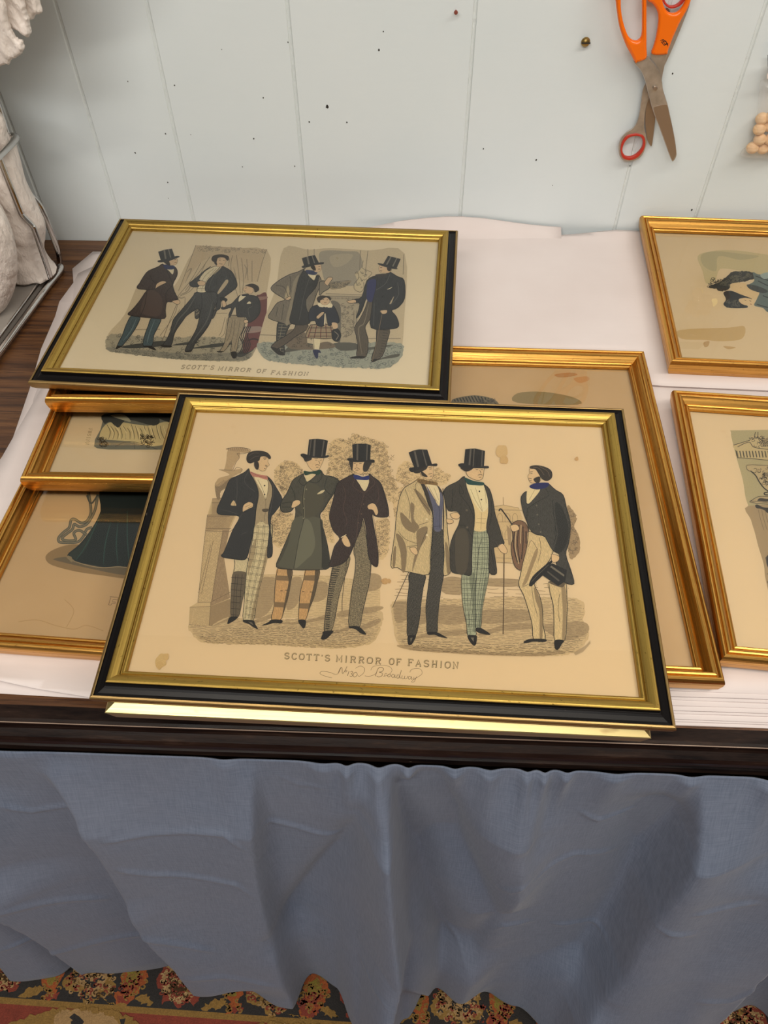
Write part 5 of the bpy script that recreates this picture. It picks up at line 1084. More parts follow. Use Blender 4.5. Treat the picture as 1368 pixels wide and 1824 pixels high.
# lettering: outlined slab capitals drawn as strokes in a unit box (x right, y up)
GL = {'S': [[(.88, .80), (.6, 1), (.25, .95), (.12, .75), (.3, .55), (.7, .45), (.88, .25), (.7, .03), (.35, 0), (.1, .2)]], 'C': [[(.9, .78), (.65, 1), (.3, .95), (.08, .65), (.08, .35), (.3, .05), (.65, 0), (.92, .22)]],
      'O': [[(.5, 1), (.18, .88), (.06, .5), (.18, .12), (.5, 0), (.82, .12), (.94, .5), (.82, .88), (.5, 1)]], 'T': [[(.05, .80), (.05, 1), (.95, 1), (.95, .80)], [(.5, 1), (.5, 0)], [(.3, 0), (.7, 0)]], "'": [[(.5, 1), (.42, .72)]],
      'M': [[(.0, 0), (.22, 0)], [(.1, 0), (.12, 1), (.5, .2), (.88, 1), (.9, 0)], [(.78, 0), (1, 0)], [(0, 1), (.14, 1)], [(.86, 1), (1, 1)]], 'I': [[(.5, 0), (.5, 1)], [(.28, 0), (.72, 0)], [(.28, 1), (.72, 1)]],
      'R': [[(.2, 0), (.2, 1)], [(.05, 1), (.6, 1), (.85, .85), (.85, .65), (.6, .5), (.2, .5)], [(.05, 0), (.36, 0)], [(.55, .5), (.8, .05), (.98, 0)]], 'F': [[(.22, 0), (.22, 1)], [(.06, 1), (.92, 1), (.92, .8)], [(.22, .52), (.66, .52)], [(.66, .65), (.66, .4)], [(.06, 0), (.42, 0)]],
      'A': [[(.12, 0), (.5, 1), (.88, 0)], [(.27, .36), (.73, .36)], [(0, 0), (.26, 0)], [(.74, 0), (1, 0)]], 'H': [[(.18, 0), (.18, 1)], [(.82, 0), (.82, 1)], [(.18, .5), (.82, .5)], [(.04, 0), (.34, 0)], [(.66, 0), (.96, 0)], [(.04, 1), (.34, 1)], [(.66, 1), (.96, 1)]],
      'N': [[(.16, 0), (.16, 1), (.84, 0), (.84, 1)], [(.02, 0), (.32, 0)], [(.68, 1), (.98, 1)], [(.02, 1), (.16, 1)]], 'E': [[(.2, 0), (.2, 1)], [(.06, 1), (.9, 1), (.9, .8)], [(.2, .52), (.66, .52)], [(.06, 0), (.92, 0), (.92, .22)]], 'K': [[(.2, 0), (.2, 1)], [(.85, 1), (.2, .45)], [(.4, .6), (.9, 0)], [(.05, 0), (.35, 0)]],
      'D': [[(.2, 0), (.2, 1), (.6, 1), (.9, .75), (.9, .25), (.6, 0), (.05, 0)], [(.05, 1), (.2, 1)]], 'G': [[(.9, .78), (.65, 1), (.3, .95), (.08, .65), (.08, .35), (.3, .05), (.65, 0), (.9, .15), (.9, .45), (.62, .45)]]}
def lettering(a, text, x0, y0, x1, y1, h, slant, wd, dark, light, gap=.35, curvy=True):
    """baseline from (x0,y0) to (x1,y1), letters h high; a dark slab with a light inline"""
    wts = [(.30 if ch == ' ' else (.30 if ch == "'" else .52 if ch == 'I' else 1.0)) for ch in text]; tot = sum(wts) + gap * (len(text) - 1); ux, uy = (x1 - x0) / tot, (y1 - y0) / tot
    for ps, cc, ww, off in ((0, dark, wd, (1.0, 1.0)), (1, light, wd * .42, (0, 0))):
        q = 0
        for ch, wt in zip(text, wts):
            for st in GL.get(ch, []):
                pts = []
                for (gx_, gy_) in st:
                    bx, by = x0 + ux * (q + gx_ * wt), y0 + uy * (q + gx_ * wt); pts.append((bx + slant * gy_ * h + off[0] * wd * .18, by - gy_ * h + off[1] * wd * .18))
                if cc is not None: a.line(cc, ww, pts, sm=(ch in 'SCOG' and len(pts) > 4), lift=False)
            q += wt + gap
        a.z += a.dz
LM = FM.art(K1); LM.crop(440, 1140, 2.974)
for tx, xa, ya, xb, yb, hh in (("SCOTT'S", 195, 97, 438, 110, 30), ('MIRROR', 470, 112, 708, 126, 31), ('OF', 750, 127, 814, 131, 31), ('FASHION', 848, 133, 1118, 150, 32)):
    lettering(LM, tx, xa, ya, xb, yb, hh, .06, 7.0, (104, 84, 66), (214, 186, 140), gap=.38)
SC = (128, 104, 78)
for st, ww in (([(450, 200), (430, 196), (396, 185), (386, 174), (402, 166), (440, 172), (466, 182), (482, 178), (492, 160), (500, 144)], 2), ([(482, 178), (494, 150), (503, 148), (506, 178), (520, 160), (530, 140)], 2.6), ([(524, 160), (518, 166), (524, 170), (530, 163), (524, 160)], 2), ([(540, 166), (532, 190)], 3),
               ([(548, 170), (556, 166), (560, 174), (552, 179), (560, 186), (552, 194), (544, 190)], 2.6), ([(578, 170), (566, 176), (562, 190), (572, 196), (584, 184), (578, 170)], 2.6), ([(575, 150), (600, 138), (622, 150), (618, 174), (596, 192), (588, 188)], 2), ([(624, 190), (650, 192), (680, 180), (690, 160), (696, 150)], 2),
               ([(680, 192), (694, 152), (712, 146), (724, 154), (714, 168), (700, 170), (716, 176), (714, 190), (698, 196), (686, 190)], 2.8), ([(656, 160), (670, 140), (720, 134), (756, 142), (768, 160), (756, 180), (735, 190), (722, 192)], 1.8), ([(728, 192), (732, 178), (742, 180)], 2.4), ([(752, 180), (744, 190), (752, 196), (762, 186), (754, 180)], 2.4),
               ([(780, 184), (770, 182), (766, 194), (776, 198), (784, 184), (782, 198), (790, 196)], 2.4), ([(806, 186), (796, 186), (794, 200), (804, 200), (818, 160), (808, 196), (816, 202)], 2.4), ([(822, 188), (820, 204), (832, 204), (836, 190), (834, 204), (846, 204), (852, 190)], 2.4), ([(868, 194), (858, 192), (854, 204), (862, 208), (872, 194), (870, 208), (878, 206)], 2.4),
               ([(884, 196), (882, 208), (892, 206), (898, 194), (886, 220), (872, 222), (886, 206), (912, 192), (928, 176), (920, 156), (896, 150), (870, 158), (862, 172)], 2)):
    LM.line(SC, ww, st, lift=False)
AM.build('engraving', FM.paper); LM.build('lettering', FM.paper)

# ------------------------------------------------------------ the tinted engraving in the back left frame
K2 = (1.14, 1.17, 1.15)
SK2 = (206, 176, 144)
def hat2(a, crown, brim, lights):
    a.poly((44, 42, 42), crown, False)
    for lp in lights: a.poly((120, 112, 102), lp, False)
    a.poly((46, 44, 44), brim)
AT = FT.art(K2); LT = FT.art(K2)
AT.crop(180, 420, 4.275)
AT.poly((197, 177, 149), [(300, 350), (420, 420), (560, 380), (700, 130), (860, 120), (1265, 110), (1262, 440), (1230, 700), (1180, 860), (1100, 950), (900, 955), (600, 942), (250, 905), (70, 880), (36, 840), (60, 740), (180, 600)])
AT.poly((190, 168, 140), [(722, 72), (1268, 104), (1240, 140), (1195, 350), (1100, 360), (980, 300), (960, 150), (860, 150), (760, 200), (640, 340), (590, 430), (640, 280)], False)
AT.scrib((140, 126, 108), 3, [(722, 72), (1268, 104), (1250, 130), (715, 118)], 60, 13)
for lp in ([(722, 72), (660, 240), (590, 420)], [(1260, 106), (1225, 210), (1190, 350)], [(760, 205), (690, 330), (585, 460)], [(800, 200), (700, 400), (600, 460)], [(830, 160), (760, 260), (640, 420)], [(1000, 150), (990, 260), (1040, 460)], [(1030, 145), (1050, 300), (1060, 440)], [(1070, 170), (1085, 330), (1075, 440)], [(1110, 180), (1120, 340)], [(1150, 190), (1150, 350)], [(980, 170), (970, 230)], [(590, 470), (560, 600), (450, 760)],
           [(640, 470), (630, 560), (560, 700)], [(945, 620), (920, 720), (900, 760)], [(960, 630), (940, 740), (915, 770)], [(600, 560), (520, 720)], [(250, 715), (450, 712)], [(870, 590), (960, 590)]): AT.line((124, 110, 94), 4, lp)
for lp in ([(650, 280), (690, 250), (640, 360)], [(700, 340), (660, 420), (600, 450)], [(1010, 240), (1030, 340), (1020, 420)], [(1090, 220), (1110, 260), (1095, 330)], [(580, 460), (610, 475), (640, 465)]): AT.poly((150, 134, 114), lp + [lp[1]], True) if False else AT.line((150, 134, 114), 9, lp, taper=True)
fl_ = [(40, 780), (110, 745), (300, 765), (560, 772), (860, 770), (1010, 790), (1190, 790), (1180, 860), (1110, 945), (940, 955), (600, 942), (250, 905), (70, 880), (36, 840)]
AT.poly((160, 148, 128), fl_, jag=12); AT.poly((136, 128, 114), [(50, 850), (300, 870), (700, 900), (1100, 890), (1080, 950), (600, 940), (250, 905), (80, 882)])
AT.scrib((92, 88, 80), 3.2, fl_, 260, 15); AT.scrib((172, 158, 136), 2.6, fl_, 160, 14)
for sh in ([(150, 845), (330, 815), (460, 800), (540, 810), (470, 838), (380, 850), (220, 858)], [(690, 858), (850, 825), (980, 812), (980, 832), (860, 850)], [(540, 835), (640, 812), (740, 808), (700, 826)], [(1030, 900), (1140, 850), (1160, 870), (1070, 925)], [(1080, 800), (1160, 810), (1150, 840), (1090, 850)]): AT.poly((70, 68, 64), sh)
# sofa
AT.poly((110, 62, 60), [(1170, 480), (1210, 448), (1262, 444), (1255, 640), (1215, 800), (1150, 870), (1080, 880), (1110, 700)]); AT.poly((146, 110, 98), [(1185, 470), (1262, 462), (1260, 480), (1190, 492)])
AT.poly((150, 128, 120), [(1110, 700), (1215, 690), (1210, 730), (1110, 740)])
for k in range(5): AT.line((52, 44, 42), 8, [(1085 + k * 14, 690), (1055 + k * 15, 760), (1080 + k * 14, 830), (1050 + k * 14, 900)])
AT.line((58, 34, 36), 12, [(1120, 800), (1160, 785), (1215, 800)]); AT.line((170, 130, 122), 4, [(1115, 735), (1210, 725)]); AT.line((60, 36, 38), 7, [(1195, 455), (1180, 520), (1200, 600)])
BR2, BK2 = (64, 50, 46), (52, 50, 50)
# man 1
for L_ in ([(228, 610), (298, 615), (272, 690), (217, 772), (150, 848), (122, 842), (165, 750), (190, 680)], [(383, 624), (458, 628), (432, 700), (402, 760), (386, 842), (323, 842), (329, 770), (353, 700)]): body(AT, (68, 80, 84), L_)
AT.line((104, 118, 120), 8, [(270, 630), (230, 720), (170, 800)], taper=True); AT.line((104, 118, 120), 8, [(410, 640), (370, 740), (350, 820)], taper=True)
AT.poly(INK, [(112, 858), (124, 838), (152, 842), (142, 852), (120, 864)]); AT.poly(INK, [(322, 840), (386, 840), (420, 870), (398, 868), (350, 850)])
AT.line((110, 92, 74), 4, [(577, 520), (520, 660), (464, 805)])
c = [(470, 213), (430, 238), (360, 268), (324, 310), (294, 360), (273, 390), (288, 406), (346, 413), (330, 440), (290, 500), (240, 560), (203, 598), (260, 614), (380, 627), (486, 630), (491, 570), (502, 508), (540, 505), (560, 490), (586, 480), (562, 430), (548, 372), (577, 310), (582, 270), (562, 238), (546, 292), (510, 258)]
body(AT, BR2, c)
AT.poly((86, 68, 62), [(360, 420), (440, 440), (470, 520), (440, 610), (330, 600), (300, 560)])
for lp in ([(500, 262), (530, 330), (545, 372)], [(345, 412), (420, 400), (440, 360)], [(370, 300), (400, 350), (430, 365)], [(500, 508), (495, 440), (540, 380)], [(350, 430), (330, 540), (300, 610)]): AT.line((30, 24, 22), 4, lp)
body(AT, SK2, [(413, 408), (424, 366), (470, 344), (498, 355), (460, 376), (430, 392)], wd=3); body(AT, SK2, [(543, 496), (590, 488), (602, 510), (582, 524), (550, 508)], wd=3)
AT.poly((220, 204, 176), [(500, 248), (552, 248), (546, 294), (520, 270)]); AT.poly((44, 52, 92), [(476, 222), (530, 222), (564, 236), (548, 256), (490, 252)])
head(AT, [(488, 192), (545, 165), (580, 176), (582, 205), (562, 224), (520, 226), (500, 212)], [[(474, 196), (512, 188), (528, 226), (505, 222)], [(488, 186), (530, 172), (520, 196)]], ([(558, 184), (572, 182)], [(560, 205), (576, 203)]), SK2)
hat2(AT, [(435, 122), (488, 106), (540, 98), (563, 164), (500, 188), (455, 186)], [(433, 190), (470, 182), (520, 170), (575, 154), (600, 160), (570, 174), (520, 192), (470, 202), (437, 202)], [[(475, 108), (488, 106), (500, 182), (488, 186)], [(510, 102), (518, 101), (536, 170), (528, 174)]])
# man 2
body(AT, (68, 64, 62), [(718, 538), (757, 548), (746, 622), (716, 626)]); body(AT, (68, 64, 62), [(858, 568), (884, 558), (856, 627), (832, 622)]); AT.scrib((170, 154, 130), 2.6, [(720, 560), (752, 560), (742, 618), (720, 620)], 12, 7)
body(AT, (60, 58, 58), [(728, 428), (872, 428), (892, 480), (862, 560), (832, 660), (780, 742), (722, 812), (692, 872), (643, 882), (648, 850), (690, 778), (730, 700), (752, 600), (742, 556), (660, 604), (622, 650), (562, 740), (532, 840), (468, 842), (500, 790), (530, 720), (550, 640), (600, 580), (660, 510), (700, 460)])
AT.line((96, 92, 88), 9, [(720, 460), (660, 560), (590, 640), (545, 740)], taper=True); AT.line((96, 92, 88), 8, [(850, 500), (810, 640), (730, 760), (690, 820)], taper=True); AT.line((30, 28, 28), 4, [(762, 440), (770, 520), (752, 600)])
AT.poly(INK, [(455, 832), (534, 838), (530, 850), (470, 848)]); AT.poly(INK, [(640, 880), (690, 868), (700, 856), (690, 880), (655, 888)])
body(AT, (218, 202, 174), [(868, 232), (905, 240), (850, 300), (802, 380), (802, 428), (733, 428), (740, 370), (748, 320), (800, 264)]); 
for lp in ([(860, 250), (790, 310), (755, 380)], [(880, 250), (810, 330), (770, 400)], [(735, 400), (800, 402)], [(765, 405), (768, 426)]): AT.line((140, 124, 102), 3, lp)
body(AT, BK2, [(838, 234), (790, 264), (740, 308), (700, 340), (673, 362), (690, 388), (742, 388), (757, 350), (747, 328), (792, 270)])
body(AT, BK2, [(920, 228), (990, 268), (1022, 320), (1037, 382), (1000, 422), (932, 472), (912, 500), (908, 552), (870, 568), (890, 480), (870, 430), (800, 427), (795, 380), (820, 330), (870, 290), (915, 246)])
AT.poly((186, 166, 138), [(888, 430), (950, 338), (968, 356), (905, 436)]); AT.line((92, 88, 86), 3, [(912, 250), (850, 320), (820, 400)]); AT.line((92, 88, 86), 3, [(960, 300), (940, 350)])
body(AT, SK2, [(733, 352), (760, 342), (796, 356), (782, 380), (742, 376)], wd=3); body(AT, (36, 34, 34), [(905, 470), (935, 470), (962, 486), (945, 505), (915, 498)])
head(AT, [(866, 195), (890, 165), (935, 162), (954, 188), (932, 228), (895, 240), (870, 218)], [[(841, 175), (860, 150), (920, 142), (972, 158), (966, 192), (938, 168), (892, 170), (878, 202), (850, 196)], [(862, 196), (878, 198), (884, 225), (866, 215)]],
     ([(898, 188), (910, 188)], [(930, 188), (942, 190)], [(900, 214), (925, 216)], [(894, 178), (912, 177)]), SK2)
# boy
body(AT, (160, 142, 118), [(975, 608), (1092, 618), (1088, 700), (1052, 780), (1030, 882), (990, 892), (994, 800), (962, 850), (932, 882), (903, 883), (938, 820), (956, 720)])
for lp in ([(1020, 640), (1010, 740), (994, 800)], [(1000, 640), (985, 740), (960, 800)], [(1060, 640), (1040, 760), (1015, 860)]): AT.line((110, 98, 82), 4, lp)
AT.poly(INK, [(880, 882), (905, 878), (935, 884), (900, 890)]); AT.poly(INK, [(988, 890), (1030, 884), (1032, 925), (1005, 935)])
body(AT, (50, 48, 48), [(1058, 453), (1140, 453), (1192, 468), (1213, 520), (1208, 592), (1167, 642), (1120, 662), (1104, 622), (1060, 620), (1034, 610), (1022, 540), (982, 622), (973, 600), (992, 550), (930, 562), (918, 545), (990, 520), (1030, 480)])
AT.line((96, 92, 88), 3, [(1150, 540), (1120, 560), (1130, 620)]); AT.poly((220, 204, 176), [(1110, 518), (1130, 500), (1142, 516)])
AT.poly((220, 204, 176), [(1060, 456), (1110, 452), (1050, 503)]); AT.poly((40, 38, 40), [(1072, 448), (1120, 442), (1124, 456), (1080, 460)])
body(AT, SK2, [(918, 500), (940, 494), (955, 530), (930, 545)], wd=3); body(AT, SK2, [(1085, 645), (1110, 640), (1122, 656), (1095, 668)], wd=3)
head(AT, [(1088, 395), (1120, 382), (1158, 398), (1152, 438), (1112, 440), (1083, 416)], [[(1098, 380), (1150, 365), (1196, 384), (1203, 415), (1172, 432), (1160, 402), (1120, 386)]], ([(1098, 400), (1110, 398)], [(1092, 420), (1104, 422)]), SK2)
AT.crop(450, 420, 3.6)
AT.poly((196, 177, 150), [(200, 80), (360, 90), (500, 80), (740, 95), (975, 115), (970, 560), (960, 700), (945, 790), (860, 848), (700, 846), (400, 830), (110, 800), (40, 740), (35, 690), (80, 520), (150, 330)])
AT.poly((160, 148, 132), [(425, 120), (470, 95), (600, 100), (690, 120), (700, 300), (560, 320), (470, 300), (440, 200)]); AT.poly((174, 160, 140), [(500, 130), (640, 120), (600, 180), (520, 200)])
AT.poly((172, 156, 134), [(470, 380), (700, 385), (700, 400), (680, 470), (664, 690), (560, 720), (540, 480), (500, 400)], False)
AT.poly((112, 104, 94), [(500, 420), (560, 440), (566, 560), (560, 690), (530, 640), (540, 500)])
for lp in ([(468, 372), (702, 380)], [(470, 388), (700, 394)], [(650, 480), (640, 620), (580, 650)], [(600, 400), (640, 430), (690, 440)], [(664, 480), (664, 690)], [(690, 95), (685, 330)], [(740, 95), (720, 260)], [(970, 120), (965, 250)], [(355, 85), (355, 130)], [(395, 85), (395, 125)], [(40, 636), (160, 640)], [(730, 660), (950, 660)], [(500, 300), (630, 290), (560, 340)]): AT.line((112, 102, 90), 3.4, lp)
AT.scrib((120, 110, 96), 3, [(560, 440), (650, 440), (640, 640), (570, 650)], 60, 12); AT.hatch((110, 100, 88), 3, [(505, 395), (690, 398), (690, 410), (505, 408)], 90, 9)
AT.poly((150, 134, 112), [(500, 300), (560, 300), (635, 288), (590, 330), (520, 345), (495, 335)]); AT.scrib((96, 88, 78), 3, [(500, 300), (635, 288), (590, 330), (500, 345)], 26, 9)
AT.poly((196, 178, 148), [(700, 205), (712, 205), (716, 235), (740, 270), (730, 300), (712, 320), (720, 350), (690, 360), (655, 350), (650, 310), (670, 290), (658, 245), (680, 230)]); AT.line((104, 94, 82), 3.4, [(658, 240), (672, 232), (680, 270), (652, 310), (655, 345), (690, 362), (712, 340), (712, 300)]); AT.line((104, 94, 82), 3, [(710, 160), (702, 205), (740, 225), (765, 240), (740, 270)]); AT.scrib((110, 100, 88), 2.6, [(660, 230), (740, 230), (730, 340), (660, 340)], 24, 8)
fl2 = [(32, 690), (160, 684), (400, 700), (660, 690), (948, 690), (945, 790), (860, 850), (700, 848), (400, 832), (110, 802), (44, 745)]
AT.poly((156, 154, 142), fl2, jag=12); AT.scrib((104, 108, 104), 3, fl2, 240, 14); AT.scrib((170, 166, 150), 2.6, fl2, 120, 13)
for sh in ([(205, 745), (290, 680), (480, 720), (440, 715), (300, 735)], [(730, 720), (880, 700), (890, 706), (740, 735)], [(790, 800), (870, 770), (940, 758), (930, 778), (850, 790)], [(520, 690), (660, 690), (665, 730), (560, 735)]): AT.poly((92, 88, 80), sh)
AT.poly((120, 104, 88), [(215, 620), (270, 600), (345, 630), (360, 700), (480, 680), (520, 720), (240, 725)]); AT.scrib((80, 70, 60), 3, [(250, 620), (345, 630), (500, 700), (260, 720)], 30, 10)
# man A leaning with crossed legs
body(AT, (56, 54, 52), [(164, 553), (238, 566), (217, 620), (202, 700), (207, 762), (163, 752), (153, 650)]); AT.hatch((140, 128, 108), 2.6, [(168, 560), (225, 570), (205, 640), (195, 700), (200, 755), (170, 745), (160, 650)], 3, 19); AT.line((140, 128, 108), 2.6, [(190, 570), (175, 660), (180, 750)])
body(AT, (96, 82, 70), [(284, 558), (347, 563), (352, 600), (282, 642), (202, 702), (150, 728), (117, 716), (150, 680), (200, 650), (258, 610)]); AT.poly(INK, [(115, 714), (160, 726), (207, 764), (180, 768), (150, 754)])
body(AT, (128, 116, 102), [(340, 208), (290, 233), (240, 248), (168, 288), (117, 336), (148, 372), (207, 410), (160, 430), (124, 480), (101, 527), (180, 557), (247, 570), (262, 470), (277, 380), (292, 300), (322, 230)])
AT.poly((178, 160, 132), [(205, 405), (240, 398), (228, 320), (215, 360)]) ; AT.poly((150, 136, 116), [(300, 250), (275, 330), (262, 400), (235, 560), (210, 560), (240, 430), (262, 300)])
for lp in ([(150, 320), (200, 330), (228, 390)], [(160, 460), (150, 520)], [(200, 440), (185, 540)], [(240, 260), (245, 320), (235, 380)], [(205, 410), (250, 412)]): AT.line((66, 58, 50), 3.4, lp)
body(AT, (44, 42, 42), [(330, 222), (365, 262), (395, 290), (415, 250), (428, 300), (402, 380), (382, 450), (366, 562), (243, 562), (254, 470), (280, 350), (300, 270)]); AT.line((84, 80, 78), 3, [(365, 270), (330, 380), (300, 540)])
body(AT, (128, 116, 102), [(424, 250), (442, 300), (412, 370), (372, 482), (350, 482), (343, 410), (400, 340), (420, 290)]); body(AT, (132, 120, 104), [(430, 298), (462, 290), (497, 330), (452, 362), (428, 382)])
body(AT, SK2, [(458, 302), (485, 268), (514, 272), (496, 300), (480, 322)], wd=3); body(AT, SK2, [(205, 408), (240, 388), (247, 402), (228, 414)], wd=3)
AT.poly((222, 206, 178), [(355, 248), (402, 250), (390, 282)]); AT.poly((50, 56, 90), [(343, 220), (412, 230), (402, 252), (354, 246)])
head(AT, [(380, 195), (430, 182), (442, 200), (436, 226), (410, 236), (388, 222)], [[(372, 200), (396, 192), (406, 222), (390, 222)]], ([(422, 198), (434, 197)], [(420, 215), (434, 214)]), SK2)
hat2(AT, [(315, 145), (358, 132), (400, 125), (427, 178), (380, 192), (330, 194)], [(317, 196), (350, 186), (430, 172), (457, 172), (450, 183), (400, 190), (350, 204), (320, 207)], [[(345, 136), (356, 133), (368, 188), (358, 191)], [(378, 129), (384, 128), (402, 180), (396, 184)]])
# child in plaid skirt
AT.poly((216, 200, 170), [(390, 655), (432, 655), (422, 742), (395, 742)]); AT.line((110, 98, 84), 3, [(390, 660), (396, 740)]); AT.poly((40, 44, 78), [(386, 735), (426, 733), (438, 752), (422, 752), (420, 782), (404, 784)])
sk2 = [(372, 572), (507, 572), (528, 640), (520, 655), (470, 662), (400, 658), (340, 648)]
body(AT, (160, 138, 112), sk2)
for t in range(5): AT.line((104, 50, 50), 5, [(382 + t * 29, 576), (355 + t * 40, 655)], False)
for y in (592, 622, 645): AT.line((60, 50, 48), 4, [(362, y), (515, y)], False)
body(AT, (38, 40, 52), [(420, 444), (380, 458), (360, 500), (363, 547), (400, 547), (415, 577), (457, 577), (466, 490), (486, 577), (522, 562), (554, 557), (552, 520), (525, 458), (500, 448), (460, 460)])
AT.line((222, 206, 178), 6, [(465, 500), (460, 572)]); body(AT, SK2, [(408, 520), (440, 492), (460, 492), (450, 508), (420, 535)], wd=3); body(AT, (34, 34, 40), [(508, 610), (545, 598), (567, 640), (545, 680), (512, 662)]); AT.line((150, 138, 120), 4, [(525, 615), (550, 640), (535, 668)])
AT.poly(SK2, [(508, 560), (540, 562), (545, 590), (520, 598)]); AT.poly((224, 208, 180), [(423, 433), (507, 438), (503, 462), (470, 458), (430, 457)], True, 7)
head(AT, [(430, 408), (470, 388), (494, 412), (482, 442), (445, 442)], [[(412, 402), (440, 384), (497, 393), (500, 418), (472, 396), (430, 418)], [(412, 400), (432, 405), (432, 430), (418, 425)]], ([(448, 410), (458, 409)], [(474, 412), (484, 412)], [(458, 430), (474, 431)]), SK2)
# man B at right
for L_ in ([(738, 418), (772, 420), (767, 510), (724, 580), (728, 620), (742, 680), (727, 777), (668, 777), (674, 700), (664, 640), (654, 590), (690, 530), (720, 470)], [(798, 593), (877, 598), (862, 680), (832, 772), (782, 802), (763, 782), (790, 700)]): body(AT, (98, 86, 74), L_)
AT.hatch((52, 46, 42), 3, [(835, 600), (870, 602), (858, 680), (826, 770), (805, 782), (830, 690)], 8, 17); AT.line((132, 118, 100), 7, [(745, 440), (715, 560), (680, 600), (700, 760)], taper=True)
AT.poly(INK, [(622, 784), (668, 772), (727, 776), (700, 784), (650, 789)]); AT.poly(INK, [(760, 800), (790, 790), (800, 800), (770, 812)])
body(AT, (42, 42, 46), [(880, 233), (930, 263), (972, 288), (975, 402), (932, 462), (892, 482), (922, 520), (937, 582), (880, 600), (760, 592), (763, 480), (768, 420), (732, 400), (700, 482), (664, 532), (688, 440), (658, 430), (650, 410), (700, 393), (733, 288), (790, 258), (840, 252)])
AT.poly((48, 50, 96), [(743, 290), (792, 288), (772, 417), (733, 412), (733, 330)]); AT.line((28, 28, 30), 3.4, [(800, 262), (790, 340), (770, 420)])
for lp in ([(880, 250), (850, 310), (790, 350)], [(930, 300), (935, 380), (890, 440)], [(780, 430), (776, 580)]): AT.line((92, 90, 90), 3, lp)
AT.poly((186, 166, 138), [(878, 436), (907, 388), (890, 434)]); AT.poly((222, 206, 178), [(862, 345), (895, 330), (880, 342)]); AT.line((120, 100, 80), 4, [(830, 500), (800, 660), (768, 805)])
body(AT, SK2, [(818, 480), (862, 478), (857, 500), (830, 503)], wd=3); body(AT, SK2, [(603, 420), (655, 410), (662, 430), (620, 434)], wd=3); AT.poly((60, 52, 50), [(790, 250), (860, 245), (850, 262), (800, 265)])
head(AT, [(810, 200), (830, 186), (887, 206), (882, 236), (840, 242), (813, 232)], [[(862, 205), (890, 206), (882, 228), (866, 224)]], ([(818, 206), (830, 205)], [(816, 226), (830, 228)]), SK2)
hat2(AT, [(868, 130), (950, 150), (922, 214), (835, 186)], [(804, 178), (850, 184), (920, 206), (925, 216), (880, 210), (815, 190)], [[(884, 134), (892, 136), (862, 192), (852, 190)], [(922, 143), (928, 145), (900, 204), (892, 202)]])
LT.crop(180, 420, 4.275)
lettering(LT, "SCOTT'S", 603, 1010, 855, 1016, 27, .5, 6.5, (112, 98, 84), (200, 180, 152), gap=.38); lettering(LT, 'MIRROR', 888, 1022, 1135, 1036, 27, .45, 6.5, (112, 98, 84), (200, 180, 152), gap=.38)
LT.crop(450, 420, 3.6)
lettering(LT, 'OF', 22, 876, 82, 878, 22, .4, 5.5, (112, 98, 84), (200, 180, 152), gap=.38); lettering(LT, 'FASHION', 112, 886, 352, 896, 22, .35, 5.5, (112, 98, 84), (200, 180, 152), gap=.38)
AT.build('engraving', FT.paper); LT.build('lettering', FT.paper)

# ------------------------------------------------------------ prints in the gold frames (only what shows between the other frames is drawn)
K3 = (1.12, 1.2, 1.22)
A2 = F2.art(K3); A2.crop(0, 660, 5.7)
A2.poly((108, 104, 92), [(1062, 440), (1900, 430), (1900, 805), (1100, 802), (985, 790), (955, 770), (965, 700), (1020, 600)], False)
A2.poly((196, 172, 126), [(1062, 560), (1180, 520), (1500, 560), (1700, 520), (1800, 620), (1800, 700), (1560, 770), (1300, 720), (1060, 700), (1010, 670)])
A2.poly((60, 58, 54), [(1062, 440), (1500, 430), (1620, 500), (1560, 560), (1300, 500), (1200, 580), (1120, 520), (1060, 540)])
A2.poly((48, 46, 44), [(1500, 430), (1900, 430), (1900, 560), (1700, 520), (1600, 480)]); A2.poly((170, 156, 128), [(1120, 455), (1260, 450), (1330, 520), (1240, 500)])
for k in range(16): A2.line((84, 76, 62), 7, [(1080 + k * 42, 540 + (k % 3) * 20), (1120 + k * 40, 620 + (k % 4) * 10), (1100 + k * 44, 700)], taper=True)
for k in range(9): A2.line((226, 204, 158), 6, [(1100 + k * 70, 560), (1150 + k * 66, 630), (1140 + k * 70, 690)], taper=True)
A2.scrib((66, 62, 56), 6, [(1000, 690), (1060, 680), (1090, 770), (1010, 770)], 26, 22); A2.scrib((50, 46, 42), 6, [(1420, 650), (1560, 660), (1560, 780), (1420, 770)], 34, 22); A2.line((70, 68, 62), 5, [(1170, 770), (1330, 720), (1600, 800)]); A2.line((70, 68, 62), 4, [(1360, 720), (1368, 800)])
L2 = F2.art(K3); L2.crop(0, 660, 5.7)
rt = lambda a, ch, x, y: [a.line((150, 126, 92), 5, [(x + gy_ * 34, y + gx_ * 22) for gx_, gy_ in st], sm=False, lift=False) for st in GL[ch]]
for i, ch in enumerate('NNISHN'): rt(L2, ch, 868 + i * 7, 730 - i * 29)
A2.build('engraving', F2.paper); L2.build('sideways_lettering', F2.paper)

